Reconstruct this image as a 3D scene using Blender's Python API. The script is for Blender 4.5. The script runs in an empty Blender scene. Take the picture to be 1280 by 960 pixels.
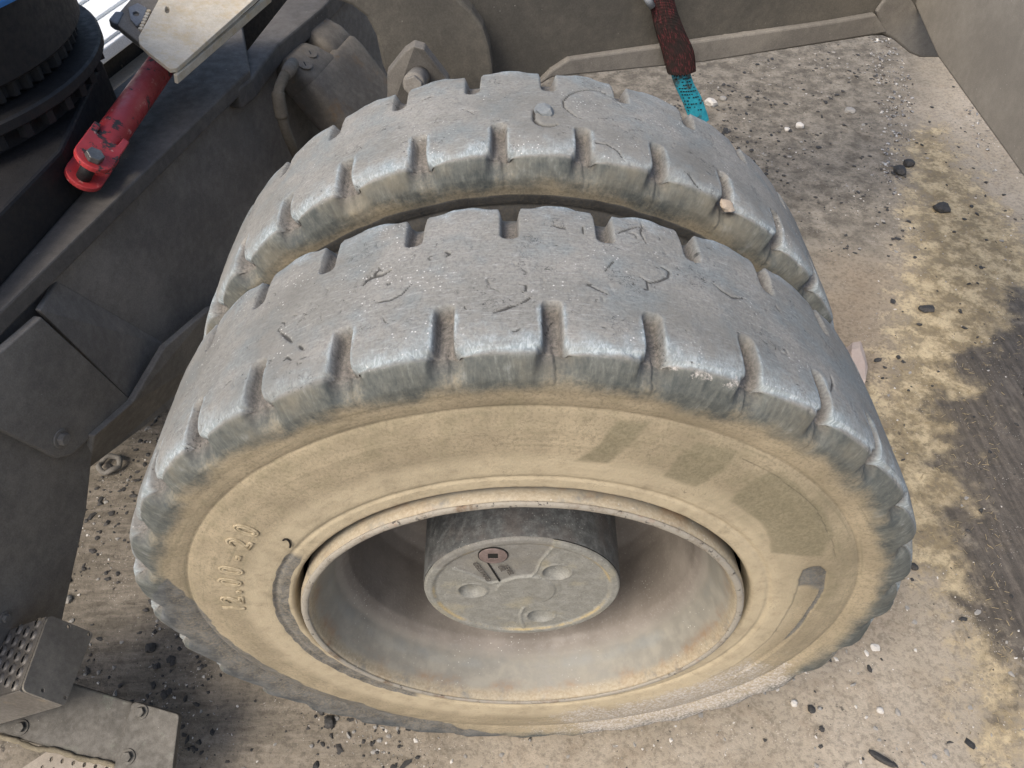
import bpy, bmesh, math, random
import numpy as np
from mathutils import Vector, Matrix
R = math.radians
rng = np.random.default_rng(7)
random.seed(7)
scene = bpy.context.scene
col = scene.collection

# ------------------------------------------------------------------ camera
CA, CB, CC = 0.7397, -0.0047, -0.0019
CAM = np.array([-.0172, -.5219, 1.643]); F = 966.77
cam = bpy.data.cameras.new('camera'); cam.sensor_width = 36; cam.lens = F/1280*36
cam.clip_start = .02; cam.clip_end = 400
co = bpy.data.objects.new('camera', cam); col.objects.link(co)
co.location = CAM
co.matrix_world = Matrix.Translation(CAM) @ (Matrix.Rotation(CB, 4, 'Z') @ Matrix.Rotation(CA, 4, 'X') @ Matrix.Rotation(CC, 4, 'Z'))
scene.camera = co

# ------------------------------------------------------------------ sky, sun, exposure
SUN_EL, SUN_AZ = 52, 222          # azimuth measured clockwise from +Y: soft light from behind the camera's left
w = bpy.data.worlds.new('World'); scene.world = w; w.use_nodes = True
nt = w.node_tree; bg = nt.nodes['Background']
sky = nt.nodes.new('ShaderNodeTexSky'); sky.sky_type = 'NISHITA'; sky.sun_disc = False
sky.sun_elevation = R(SUN_EL); sky.sun_rotation = R(SUN_AZ); sky.dust_density = 4; sky.air_density = 1.0; sky.ozone_density = 1.0
nt.links.new(sky.outputs[0], bg.inputs[0]); bg.inputs[1].default_value = .15
sl = bpy.data.lights.new('sun', 'SUN'); sl.energy = 1.5; sl.angle = R(24); sl.color = (1, .95, .87)
so = bpy.data.objects.new('sun', sl); col.objects.link(so)
sd = Vector((math.sin(R(SUN_AZ))*math.cos(R(SUN_EL)), math.cos(R(SUN_AZ))*math.cos(R(SUN_EL)), math.sin(R(SUN_EL))))
so.rotation_euler = sd.to_track_quat('Z', 'Y').to_euler(); so.location = (-2, -3, 5)
scene.view_settings.view_transform = 'Standard'; scene.view_settings.look = 'None'
scene.view_settings.exposure = 0.75; scene.view_settings.gamma = 1

# ------------------------------------------------------------------ camera maths: a pixel of the photograph on a plane in the place
ca, sa, cb, sb, cc, sc_ = np.cos(CA), np.sin(CA), np.cos(CB), np.sin(CB), np.cos(CC), np.sin(CC)
CM = np.array([[cb,-sb,0],[sb,cb,0],[0,0,1]]) @ np.array([[1,0,0],[0,ca,-sa],[0,sa,ca]]) @ np.array([[cc,-sc_,0],[sc_,cc,0],[0,0,1]])
def ray(px, py): return CM @ np.array([(px-640)/F, (480-py)/F, -1.0])
def on(px, py, p0, n):
    d = ray(px, py); n = np.asarray(n, float); return CAM + d*(np.dot(np.asarray(p0, float)-CAM, n)/np.dot(d, n))
def onz(px, py, z): return on(px, py, (0,0,z), (0,0,1))
def ony(px, py, y): return on(px, py, (0,y,0), (0,1,0))
def oncyl(px, py, r):
    d = ray(px, py); o = CAM-np.array([0,0,.56]); A = d[0]**2+d[2]**2; B = 2*(o[0]*d[0]+o[2]*d[2]); Cc = o[0]**2+o[2]**2-r*r
    t = (-B-math.sqrt(max(B*B-4*A*Cc, 0)))/2/A; P = CAM+t*d
    return math.degrees(math.atan2(P[2]-.56, P[0])), P[1]
def nrm(v): v = np.asarray(v, float); return v/np.linalg.norm(v)

# ------------------------------------------------------------------ noise in numpy
_perm = rng.permutation(512); _perm = np.concatenate([_perm, _perm, _perm]).astype(np.int64)
_grad = rng.normal(size=(512,3)); _grad /= np.linalg.norm(_grad, axis=1)[:,None]
def perlin(p):
    p = np.asarray(p, float); i = np.floor(p).astype(np.int64); f = p-i; i &= 511
    u = f*f*f*(f*(f*6-15)+10)
    def g(dx, dy, dz):
        h = _perm[_perm[_perm[i[:,0]+dx]+i[:,1]+dy]+i[:,2]+dz]
        gr = _grad[h]
        return gr[:,0]*(f[:,0]-dx)+gr[:,1]*(f[:,1]-dy)+gr[:,2]*(f[:,2]-dz)
    x00 = g(0,0,0)*(1-u[:,0])+g(1,0,0)*u[:,0]; x10 = g(0,1,0)*(1-u[:,0])+g(1,1,0)*u[:,0]
    x01 = g(0,0,1)*(1-u[:,0])+g(1,0,1)*u[:,0]; x11 = g(0,1,1)*(1-u[:,0])+g(1,1,1)*u[:,0]
    y0 = x00*(1-u[:,1])+x10*u[:,1]; y1 = x01*(1-u[:,1])+x11*u[:,1]
    return (y0*(1-u[:,2])+y1*u[:,2])*1.6
def fbm(p, o=3):
    s = 0; a = 1
    for k in range(o): s = s+a*perlin(np.asarray(p)*2**k+17*k); a *= .5
    return s
def sst(a, b, x):
    t = np.clip((x-a)/(b-a), 0, 1); return t*t*(3-2*t)

# ------------------------------------------------------------------ materials
class NT:
    def __init__(s, name, rough=.8, spec=.3, metal=0):
        s.m = bpy.data.materials.new(name); s.m.use_nodes = True; s.t = s.m.node_tree; s.b = s.t.nodes['Principled BSDF']
        s.b.inputs['Roughness'].default_value = rough; s.b.inputs['Specular IOR Level'].default_value = spec; s.b.inputs['Metallic'].default_value = metal
        tc = s.t.nodes.new('ShaderNodeTexCoord'); s.obj = tc.outputs['Object']; s.uv = tc.outputs['UV']
    def n(s, k): return s.t.nodes.new(k)
    def set(s, sock, v):
        if isinstance(v, bpy.types.NodeSocket): s.t.links.new(v, sock)
        elif isinstance(v, (tuple, list)): sock.default_value = (*v, 1) if len(v) == 3 and sock.type == 'RGBA' else v
        else: sock.default_value = v
    def scaled(s, vec, sc):
        m = s.n('ShaderNodeMapping'); s.set(m.inputs[0], vec); m.inputs['Scale'].default_value = sc; return m.outputs[0]
    def noise(s, scale, detail=4, rough=.6, vec=None, dist=0, off=0):
        x = s.n('ShaderNodeTexNoise'); v = vec or s.obj
        if off:
            m = s.n('ShaderNodeMapping'); s.set(m.inputs[0], v); m.inputs[1].default_value = (off, off*1.7, -off); v = m.outputs[0]
        s.set(x.inputs['Vector'], v); x.inputs['Scale'].default_value = scale; x.inputs['Detail'].default_value = detail
        x.inputs['Roughness'].default_value = rough; x.inputs['Distortion'].default_value = dist; return x.outputs[0]
    def voro(s, scale, feat='F1', vec=None, rnd=1):
        x = s.n('ShaderNodeTexVoronoi'); x.feature = feat; s.set(x.inputs['Vector'], vec or s.obj); x.inputs['Scale'].default_value = scale
        x.inputs['Randomness'].default_value = rnd; return x
    def rng(s, v, a, b, c=0., d=1.):
        x = s.n('ShaderNodeMapRange'); x.interpolation_type = 'SMOOTHSTEP'; s.set(x.inputs[0], v)
        x.inputs[1].default_value = a; x.inputs[2].default_value = b; x.inputs[3].default_value = c; x.inputs[4].default_value = d; return x.outputs[0]
    def mth(s, op, a, b=0.):
        x = s.n('ShaderNodeMath'); x.operation = op; s.set(x.inputs[0], a); s.set(x.inputs[1], b); return x.outputs[0]
    def mix(s, f, a, b, mode='MIX'):
        x = s.n('ShaderNodeMix'); x.data_type = 'RGBA'; x.blend_type = mode; s.set(x.inputs[0], f); s.set(x.inputs[6], a); s.set(x.inputs[7], b); return x.outputs[2]
    def attr(s, name):
        a = s.n('ShaderNodeAttribute'); a.attribute_name = name; sp = s.n('ShaderNodeSeparateColor'); s.set(sp.inputs[0], a.outputs['Color']); return sp.outputs
    def bump(s, h, strength=.3, dist=.002, prev=None):
        x = s.n('ShaderNodeBump'); x.inputs['Strength'].default_value = strength; x.inputs['Distance'].default_value = dist; s.set(x.inputs['Height'], h)
        if prev is not None: s.set(x.inputs['Normal'], prev)
        return x.outputs[0]
    def out(s, colr, rough=None, normal=None):
        s.set(s.b.inputs['Base Color'], colr)
        if rough is not None: s.set(s.b.inputs['Roughness'], rough)
        if normal is not None: s.set(s.b.inputs['Normal'], normal)
        return s.m

def dusty(name, base, dust, amount=.5, scale=6, rough=.75, spec=.3, metal=0, specks=.3, bump=.25, stain=None, st=(.56,.7)):
    n = NT(name, rough, spec, metal)
    a = n.noise(scale, 6, .62); b = n.noise(scale*9, 5, .65); f = n.noise(scale*70, 3, .6)
    k = n.rng(n.mth('ADD', n.mth('MULTIPLY', a, .7), n.mth('MULTIPLY', b, .35)), .38, .72)
    c = n.mix(n.mth('MULTIPLY', k, amount), base, dust)
    c = n.mix(n.rng(f, .3, .75), n.mix(.25, c, (0,0,0)), c)
    if stain:
        c = n.mix(n.mth('MULTIPLY', n.rng(n.noise(scale*1.7, 7, .7, off=3.1), *st), .7), c, stain)
    v = n.voro(scale*11)
    sp = n.mth('MULTIPLY', n.rng(v.outputs['Distance'], .03, .09, 1, 0), n.rng(n.noise(scale*1.3, 2, off=5.), .5, .62))
    c = n.mix(n.mth('MULTIPLY', sp, specks), c, (.5,.47,.42))
    h = n.mth('ADD', n.mth('MULTIPLY', b, .6), n.mth('MULTIPLY', f, .3))
    return n.out(c, n.rng(b, .3, .7, rough+.12, rough-.1), n.bump(h, bump, .003))

def tyre_mat():
    n = NT('dusty_tyre_rubber', .85, .3)
    A = n.attr('ma'); B = n.attr('mb'); Cq = n.attr('mc')
    dust, edge, groove = A[0], A[1], A[2]; bare, pale, crack = B[0], B[1], B[2]; tread, wallnear, blk = Cq[0], Cq[1], Cq[2]
    lo = n.noise(9, 5, .6); mid = n.noise(38, 6, .65); fine = n.noise(260, 5, .7); grain = n.noise(900, 2, .6)
    streak = n.noise(1, 5, .65, vec=n.scaled(n.uv, (55, 420, 1)), dist=.6)
    streak2 = n.noise(1, 4, .6, vec=n.scaled(n.uv, (260, 120, 1)), dist=1.2)
    # tread: pinkish grey scuffed rubber, bluer where it is rubbed near the block edges
    tr = n.mix(n.rng(lo, .35, .68), (.185,.18,.16), (.245,.235,.21))
    tr = n.mix(n.mth('MULTIPLY', n.rng(n.mth('ADD', n.mth('MULTIPLY', n.noise(13, 4, .6, off=17.), .8), n.mth('MULTIPLY', mid, .2)), .45, .66), .75), tr, (.168,.19,.19))
    tr = n.mix(n.mth('MULTIPLY', n.rng(streak, .5, .72), .6), tr, (.33,.33,.315))
    tr = n.mix(n.mth('MULTIPLY', n.rng(fine, .58, .34), .5), tr, (.09,.087,.08))
    ed = n.mix(n.rng(streak2, .38, .68), (.20,.238,.248), (.40,.445,.452))
    tr = n.mix(n.mth('MULTIPLY', n.rng(n.mth('ADD', edge, n.mth('MULTIPLY', n.mth('SUBTRACT', mid, .5), 1.3)), .2, .95), .8), tr, ed)
    v = n.voro(170)
    spk = n.mth('MULTIPLY', n.rng(v.outputs['Distance'], .1, .22, 1, 0), n.rng(n.noise(16, 3, off=2.), .52, .66))
    big = n.noise(4.2, 4, .6, off=13.)
    tr = n.mix(n.mth('MULTIPLY', n.rng(big, .48, .66), .5), tr, (.13,.124,.108))
    tr = n.mix(n.mth('MULTIPLY', spk, .75), tr, (.6,.58,.55))
    v2 = n.voro(75)
    pit = n.mth('MULTIPLY', n.rng(v2.outputs['Distance'], .05, .13, 1, 0), n.rng(n.noise(22, 3, off=8.), .54, .64))
    tr = n.mix(n.mth('MULTIPLY', pit, .8), tr, (.05,.047,.045))
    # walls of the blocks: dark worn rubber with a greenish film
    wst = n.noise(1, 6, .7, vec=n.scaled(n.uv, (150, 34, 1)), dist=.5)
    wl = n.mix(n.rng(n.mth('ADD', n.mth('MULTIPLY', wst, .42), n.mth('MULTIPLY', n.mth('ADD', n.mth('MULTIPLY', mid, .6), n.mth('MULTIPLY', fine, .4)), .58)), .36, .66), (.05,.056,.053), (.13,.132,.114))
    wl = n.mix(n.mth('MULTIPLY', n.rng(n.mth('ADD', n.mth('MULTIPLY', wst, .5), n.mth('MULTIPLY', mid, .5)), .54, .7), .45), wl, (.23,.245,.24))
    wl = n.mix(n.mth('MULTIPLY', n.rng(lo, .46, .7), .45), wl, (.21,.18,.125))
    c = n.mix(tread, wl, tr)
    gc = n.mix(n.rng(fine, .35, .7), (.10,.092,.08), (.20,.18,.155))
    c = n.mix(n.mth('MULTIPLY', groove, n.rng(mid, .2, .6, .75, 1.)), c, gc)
    # tan dust on the sidewall
    dc = n.mix(n.rng(lo, .3, .7), (.235,.193,.128), (.35,.288,.192))
    dc = n.mix(n.mth('MULTIPLY', n.rng(mid, .45, .75), .6), dc, (.235,.20,.125))
    st = n.noise(1, 6, .65, vec=n.scaled(n.uv, (7, 150, 1)), dist=.8)
    dc = n.mix(n.mth('MULTIPLY', n.rng(st, .5, .72), .6), dc, (.19,.165,.105))
    dc = n.mix(n.mth('MULTIPLY', n.rng(fine, .56, .34), .55), dc, (.15,.125,.08))
    dc = n.mix(n.mth('MULTIPLY', blk, n.rng(mid, .25, .6, .15, .6)), dc, (.47,.395,.27))
    dm = n.rng(n.mth('ADD', dust, n.mth('MULTIPLY', n.mth('SUBTRACT', n.mth('ADD', n.mth('MULTIPLY', mid, .6), n.mth('MULTIPLY', fine, .4)), .5), 1.1)), .1, .9)
    c = n.mix(dm, c, dc)
    bc = n.mix(n.rng(mid, .3, .7), (.042,.046,.05), (.115,.118,.118))
    bc = n.mix(n.mth('MULTIPLY', n.rng(fine, .55, .75), .4), bc, (.25,.24,.21))
    bm = n.rng(n.mth('ADD', bare, n.mth('MULTIPLY', n.mth('SUBTRACT', n.mth('ADD', n.mth('MULTIPLY', mid, .6), n.mth('MULTIPLY', fine, .4)), .5), 1.0)), .36, .66)
    thin = n.mth('MULTIPLY', n.rng(n.mth('ADD', wallnear, n.mth('MULTIPLY', n.mth('SUBTRACT', n.mth('ADD', n.mth('MULTIPLY', mid, .6), n.mth('MULTIPLY', fine, .4)), .5), 1.1)), .12, .9), n.rng(wallnear, 0., .12))
    c = n.mix(n.mth('MULTIPLY', thin, .76), c, n.mix(n.rng(fine, .35, .7), (.13,.115,.07), (.20,.172,.11)))
    c = n.mix(n.mth('MULTIPLY', bm, n.rng(fine, .3, .65, .95, .62)), c, bc)
    vb = n.noise(210, 5, .8, off=4.)
    pm = n.mth('MULTIPLY', n.rng(n.mth('ADD', pale, n.mth('MULTIPLY', n.mth('SUBTRACT', vb, .5), 3.0)), .5, 1.3), n.rng(pale, 0., .3))
    c = n.mix(n.mth('MULTIPLY', pm, .85), c, n.mix(n.rng(vb, .45, .7), (.36,.325,.285), (.52,.49,.45)))
    c = n.mix(n.mth('MULTIPLY', n.rng(crack, .12, .7), .78), c, (.018,.017,.016))
    # sparse fine cuts
    cv = n.noise(70, 3, .55, dist=1.4, off=11.)
    cut = n.mth('MULTIPLY', n.rng(n.mth('ABSOLUTE', n.mth('SUBTRACT', cv, .5)), .004, .012, 1, 0), n.rng(n.noise(30, 2, off=21.), .57, .64))
    c = n.mix(n.mth('MULTIPLY', n.mth('MULTIPLY', cut, tread), .85), c, (.03,.028,.026))
    tick = n.mth('MULTIPLY', n.rng(n.mth('ABSOLUTE', n.mth('SUBTRACT', n.noise(55, 3, .55, dist=2., off=31.), .5)), .003, .010, 1, 0), n.rng(n.noise(24, 2, off=41.), .6, .66))
    c = n.mix(n.mth('MULTIPLY', n.mth('MULTIPLY', tick, dust), .6), c, (.09,.078,.055))
    h = n.mth('ADD', n.mth('ADD', n.mth('MULTIPLY', fine, .8), n.mth('MULTIPLY', mid, 1.2)), n.mth('MULTIPLY', grain, .25))
    h = n.mth('SUBTRACT', h, n.mth('MULTIPLY', n.mth('ADD', n.mth('MULTIPLY', cut, tread), n.mth('MULTIPLY', pit, tread)), 1.2))
    nb = n.bump(h, .55, .0016)
    return n.out(c, n.rng(fine, .3, .7, .72, .95), nb)

# ------------------------------------------------------------------ mesh helpers
def link(name, me, mat=None, parent=None):
    o = bpy.data.objects.new(name, me); col.objects.link(o)
    if mat and me and not me.materials: me.materials.append(mat)
    if parent: o.parent = parent
    return o
def thing(name, label, cat, loc=(0,0,0), group=None):
    o = bpy.data.objects.new(name, None); col.objects.link(o); o.location = loc; o.empty_display_size = .05
    return tag(o, label, cat, group)
def tag(o, label, cat, group=None, kind=None):
    if label: o['label'] = label
    if cat: o['category'] = cat
    if group: o['group'] = group
    if kind: o['kind'] = kind
    return o
def mesh(name, V, Fc, smooth=True):
    me = bpy.data.meshes.new(name); me.from_pydata([tuple(map(float, v)) for v in V], [], [tuple(map(int, f)) for f in Fc]); me.update()
    if smooth: me.shade_smooth()
    return me
def grid_mesh(name, P, closed_u, attrs=None, uv=None):
    """P: (nu, nv, 3) array of points; quads between; closed in u when asked."""
    nu, nv = P.shape[:2]; me = bpy.data.meshes.new(name)
    me.vertices.add(nu*nv); me.vertices.foreach_set('co', P.reshape(-1).astype(np.float32))
    iu = np.arange(nu if closed_u else nu-1); iv = np.arange(nv-1)
    a, b = np.meshgrid(iu, iv, indexing='ij'); a2 = (a+1) % nu
    q = np.stack([a*nv+b, a2*nv+b, a2*nv+b+1, a*nv+b+1], -1).reshape(-1, 4)
    nq = len(q); me.loops.add(nq*4); me.loops.foreach_set('vertex_index', q.reshape(-1).astype(np.int32))
    me.polygons.add(nq); me.polygons.foreach_set('loop_start', (np.arange(nq)*4).astype(np.int32))
    try: me.polygons.foreach_set('loop_total', np.full(nq, 4, np.int32))
    except Exception: pass
    if uv is not None:
        l = me.uv_layers.new(name='UVMap'); 
        U = uv.reshape(nu*nv, 2)[q.reshape(-1)].copy()
        if closed_u:
            last = np.repeat((a.reshape(-1) == nu-1), 4).reshape(-1, 4); last[:, [0, 3]] = False
            U[last.reshape(-1), 0] += uv[-1, 0, 0]+(uv[1, 0, 0]-uv[0, 0, 0])
        l.data.foreach_set('uv', U.reshape(-1).astype(np.float32))
    me.update(calc_edges=True)
    for k, v in (attrs or {}).items():
        at = me.attributes.new(k, 'FLOAT_COLOR', 'POINT'); d = np.ones((nu*nv, 4), np.float32); d[:, :v.shape[-1]] = v.reshape(nu*nv, -1)
        at.data.foreach_set('color', d.reshape(-1))
    me.validate(); me.shade_smooth(); return me
def revolve(name, prof, n=128, axis_c=(0,0,.56), flip=False, cap=False, jit=0.):
    """prof: list of (r, y) round the wheel's axis (world Y)."""
    prof = np.array(prof, float); th = np.linspace(0, 2*np.pi, n, endpoint=False)
    P = np.zeros((n, len(prof), 3)); P[..., 0] = prof[None,:,0]*np.cos(th)[:,None]; P[..., 1] = prof[None,:,1]; P[..., 2] = axis_c[2]+prof[None,:,0]*np.sin(th)[:,None]
    if jit:
        q = P.reshape(-1,3); k = fbm(q*30, 3).reshape(n, -1)*jit; P[..., 0] += k*np.cos(th)[:,None]; P[..., 2] += k*np.sin(th)[:,None]
    uv = np.zeros((n, len(prof), 2)); uv[...,0] = th[:,None]*.5; uv[...,1] = np.cumsum(np.r_[0, np.hypot(*np.diff(prof, axis=0).T)])[None]
    return grid_mesh(name, P, True, uv=uv)
def smooth_prof(keys, step=.002, sig=.0012):
    k = np.array(keys, float); s = np.r_[0, np.cumsum(np.hypot(*np.diff(k, axis=0).T))]
    t = np.arange(0, s[-1], .0004); p = np.stack([np.interp(t, s, k[:,0]), np.interp(t, s, k[:,1])], 1)
    m = int(4*sig/.0004); ker = np.exp(-.5*(np.arange(-m, m+1)*.0004/sig)**2); ker /= ker.sum()
    pp = np.pad(p, ((m, m), (0, 0)), mode='edge'); p = np.stack([np.convolve(pp[:,i], ker, 'valid') for i in (0, 1)], 1)
    st = max(1, int(round(step/.0004))); return p[::st]
def bevel(o, wd=.004, seg=2, ang=35):
    m = o.modifiers.new('bevel', 'BEVEL'); m.width = wd; m.segments = seg; m.limit_method = 'ANGLE'; m.angle_limit = R(ang); m.harden_normals = False
    return o

class Fr:
    """A plane in the place: origin o, in-plane u and v, facing n = u x v."""
    def __init__(s, o, u, v):
        s.o = np.asarray(o, float); s.u = nrm(u); v = np.asarray(v, float); v = v-s.u*np.dot(v, s.u); s.v = nrm(v); s.n = np.cross(s.u, s.v)
    def off(s, d): return Fr(s.o+s.n*d, s.u, s.v)
    def px(s, x, y): P = on(x, y, s.o, s.n)-s.o; return np.array([P@s.u, P@s.v])
    def w(s, a, b, c=0.): return s.o+s.u*a+s.v*b+s.n*c
def rounded(pts, r, seg=5):
    """round the corners of a 2-D polygon; r is one radius or one for each corner"""
    pts = [np.array(p, float) for p in pts]; out = []; N = len(pts)
    for i, p in enumerate(pts):
        rr = r[i] if isinstance(r, (list, tuple)) else r
        if rr <= 0: out.append(p); continue
        a, b = pts[i-1]-p, pts[(i+1) % N]-p; la, lb = np.linalg.norm(a), np.linalg.norm(b); k = min(rr, la*.45, lb*.45)
        p0, p1 = p+a/la*k, p+b/lb*k
        for t in np.linspace(0, 1, seg+1): out.append((1-t)**2*p0+2*t*(1-t)*p+t*t*p1)
    return out
def plate(name, fr, pts, th, mat, parent=None, holes=(), bev=.003, vmax=None, px=True, r=0.):
    """a plate of real thickness: its face is the polygon on the plane fr, its body goes back by th"""
    P = [fr.px(*p) for p in pts] if px else [np.array(p, float) for p in pts]
    if vmax is not None: P = [np.array([p[0], min(p[1], vmax)]) for p in P]
    if r: P = rounded(P, r)
    bm = bmesh.new(); edges = []
    for loop in [P]+[list(h) for h in holes]:
        vs = [bm.verts.new(fr.w(*p)) for p in loop]
        for i in range(len(vs)): edges.append(bm.edges.new((vs[i], vs[(i+1) % len(vs)])))
    bmesh.ops.triangle_fill(bm, use_beauty=True, use_dissolve=False, edges=edges, normal=Vector(fr.n))
    for f in bm.faces:
        f.normal_update()
        if f.normal.dot(Vector(fr.n)) < 0: f.normal_flip()
    ret = bmesh.ops.extrude_face_region(bm, geom=list(bm.faces), use_keep_orig=True)
    bmesh.ops.translate(bm, verts=[e for e in ret['geom'] if isinstance(e, bmesh.types.BMVert)], vec=Vector(-fr.n*th))
    bmesh.ops.recalc_face_normals(bm, faces=list(bm.faces))
    bmesh.ops.dissolve_limit(bm, angle_limit=R(2), verts=list(bm.verts), edges=list(bm.edges))
    me = bpy.data.meshes.new(name); bm.to_mesh(me); bm.free()
    o = link(name, me, mat, parent)
    if bev: bevel(o, bev)
    return o
def circle2(c, r, n=16): return [np.array(c)+r*np.array([math.cos(2*math.pi*k/n), math.sin(2*math.pi*k/n)]) for k in range(n)]
def prism(name, fr, poly, h, mat, parent=None, bev=.002, taper=1.):
    """poly in frame coordinates raised by h along the frame's normal"""
    n = len(poly); c = np.mean(poly, axis=0)
    V = [fr.w(*p) for p in poly]+[fr.w(*(c+(np.array(p)-c)*taper), h) for p in poly]
    Fc = [tuple(range(n))[::-1], tuple(range(n, 2*n))]+[(i, (i+1) % n, n+(i+1) % n, n+i) for i in range(n)]
    o = link(name, mesh(name, V, Fc, False), mat, parent)
    if bev: bevel(o, bev)
    return o
def hexa(c, r, rot=0): return [np.array(c)+r*np.array([math.cos(rot+k*math.pi/3), math.sin(rot+k*math.pi/3)]) for k in range(6)]
def bolt(fr, x, y, r, mat, parent, h=None, px=True, washer=True, rot=.3, name='bolt'):
    c = fr.px(x, y) if px else (x, y)
    b = prism(name, fr.off(.0015 if washer else 0), hexa(c, r, rot), h or r*.9, mat, parent, bev=r*.12, taper=.97)
    if washer: prism('washer', fr.off(-.0005), circle2(c, r*1.45, 20), .002+.001, mat, b, bev=.0008)
    return b
def tube(name, pts, rad, mat, parent=None, n=12, cap=True):
    pts = [np.array(p, float) for p in pts]; V = []; Fc = []; up = np.array([.3, .1, 1.])
    rads = rad if isinstance(rad, (list, tuple)) else [rad]*len(pts)
    for i, p in enumerate(pts):
        t = nrm(pts[min(i+1, len(pts)-1)]-pts[max(i-1, 0)]); a = nrm(np.cross(t, up)); b = np.cross(t, a)
        for k in range(n): V.append(p+rads[i]*(a*math.cos(2*math.pi*k/n)+b*math.sin(2*math.pi*k/n)))
    for i in range(len(pts)-1):
        for k in range(n): Fc.append((i*n+k, i*n+(k+1) % n, (i+1)*n+(k+1) % n, (i+1)*n+k))
    if cap: Fc += [tuple(range(n))[::-1], tuple(range((len(pts)-1)*n, len(pts)*n))]
    return link(name, mesh(name, V, Fc), mat, parent)
def spline(pts, n=8):
    pts = [np.array(p, float) for p in pts]; out = []
    for i in range(len(pts)-1):
        p0, p1, p2, p3 = pts[max(i-1, 0)], pts[i], pts[i+1], pts[min(i+2, len(pts)-1)]
        for t in np.linspace(0, 1, n, endpoint=False):
            out.append(.5*((2*p1)+(p2-p0)*t+(2*p0-5*p1+4*p2-p3)*t*t+(3*p1-p0-3*p2+p3)*t**3))
    return out+[pts[-1]]
def box(name, c, ex, ey, ez, hx, hy, hz, mat, parent=None, bev=.01, seg=3):
    V = []
    for i in (-1, 1):
        for j in (-1, 1):
            for k in (-1, 1): V.append(np.array(c)+np.array(ex)*hx*i+np.array(ey)*hy*j+np.array(ez)*hz*k)
    Fc = [(0,1,3,2), (4,6,7,5), (0,4,5,1), (2,3,7,6), (0,2,6,4), (1,5,7,3)]
    bm = bmesh.new(); vs = [bm.verts.new(v) for v in V]
    for f in Fc: bm.faces.new([vs[i] for i in f])
    bmesh.ops.recalc_face_normals(bm, faces=list(bm.faces)); me = bpy.data.meshes.new(name); bm.to_mesh(me); bm.free()
    o = link(name, me, mat, parent)
    if bev: bevel(o, bev, seg); me.shade_smooth() if False else None
    return o

# ------------------------------------------------------------------ ground
def in_poly(X, Y, poly):
    """signed distance, positive inside"""
    poly = np.array(poly, float); n = len(poly); d = np.full(X.shape, 1e9); ins = np.zeros(X.shape, bool)
    for i in range(n):
        a, b = poly[i], poly[(i+1) % n]; e = b-a; L = e@e
        t = np.clip(((X-a[0])*e[0]+(Y-a[1])*e[1])/L, 0, 1); dx, dy = X-a[0]-t*e[0], Y-a[1]-t*e[1]
        d = np.minimum(d, np.hypot(dx, dy))
        c = (a[1] > Y) != (b[1] > Y); xi = a[0]+(Y-a[1])*(b[0]-a[0])/(b[1]-a[1]+1e-12); ins ^= c & (X < xi)
    return np.where(ins, d, -d)
gpoly = lambda L: [onz(x, y, 0)[:2] for x, y in L]
SAND = gpoly([(1125,165), (1180,150), (1215,210), (1400,420), (1300,370), (1290,405), (1260,470), (1240,600), (1250,680), (1270,800), (1330,960), (1230,960), (1190,760), (1120,720), (1060,520), (1100,430), (1128,320), (1130,230)])
WET = gpoly([(1500,330), (1290,385), (1250,420), (1195,480), (1190,560), (1205,680), (1225,720), (1250,800), (1280,850), (1500,900)])
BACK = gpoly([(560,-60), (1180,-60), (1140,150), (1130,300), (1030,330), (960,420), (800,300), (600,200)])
GLASS = gpoly([(1085,45), (1115,45), (1145,110), (1140,180), (1125,250), (1105,230), (1100,140), (1090,80)])
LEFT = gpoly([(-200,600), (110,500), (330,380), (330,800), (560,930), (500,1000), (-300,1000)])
BROWN = gpoly([(960,380), (1060,320), (1130,330), (1110,480), (1120,700), (1090,780), (900,860), (820,860), (1000,700)])
def axis(lo, hi, step, far):
    a = np.arange(lo, hi+step/2, step); g = []; x, s = 0., step
    while x < far: s *= 1.35; x += s; g.append(x)
    g = np.array(g); return np.r_[lo-g[::-1], a, hi+g]
gx, gy = axis(-2.3, 2.2, .010, 60), axis(-.45, 4.2, .010, 60)
GX, GY = np.meshgrid(gx, gy, indexing='ij'); flat = np.stack([GX.ravel(), GY.ravel(), np.zeros(GX.size)], 1)
near = ((np.abs(flat[:,0]) < 2.4) & (flat[:,1] > -.5) & (flat[:,1] < 4.3)).astype(float)
warp = np.stack([fbm(flat*6, 3), fbm(flat*6+40, 3)], 1)*.05+np.stack([fbm(flat*30, 2), fbm(flat*30+9, 2)], 1)*.018
WX, WY = GX+warp[:,0].reshape(GX.shape), GY+warp[:,1].reshape(GX.shape)
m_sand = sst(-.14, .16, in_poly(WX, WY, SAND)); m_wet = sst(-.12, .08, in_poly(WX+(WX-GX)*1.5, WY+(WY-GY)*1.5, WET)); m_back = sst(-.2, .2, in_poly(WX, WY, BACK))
m_edge = np.exp(-(in_poly(WX+(WX-GX)*1.5, WY+(WY-GY)*1.5, WET)/.10)**2); m_glass = sst(-.05, .05, in_poly(WX, WY, GLASS)); m_left = sst(-.15, .2, in_poly(WX, WY, LEFT)); m_brown = sst(-.12, .15, in_poly(WX, WY, BROWN))
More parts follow.
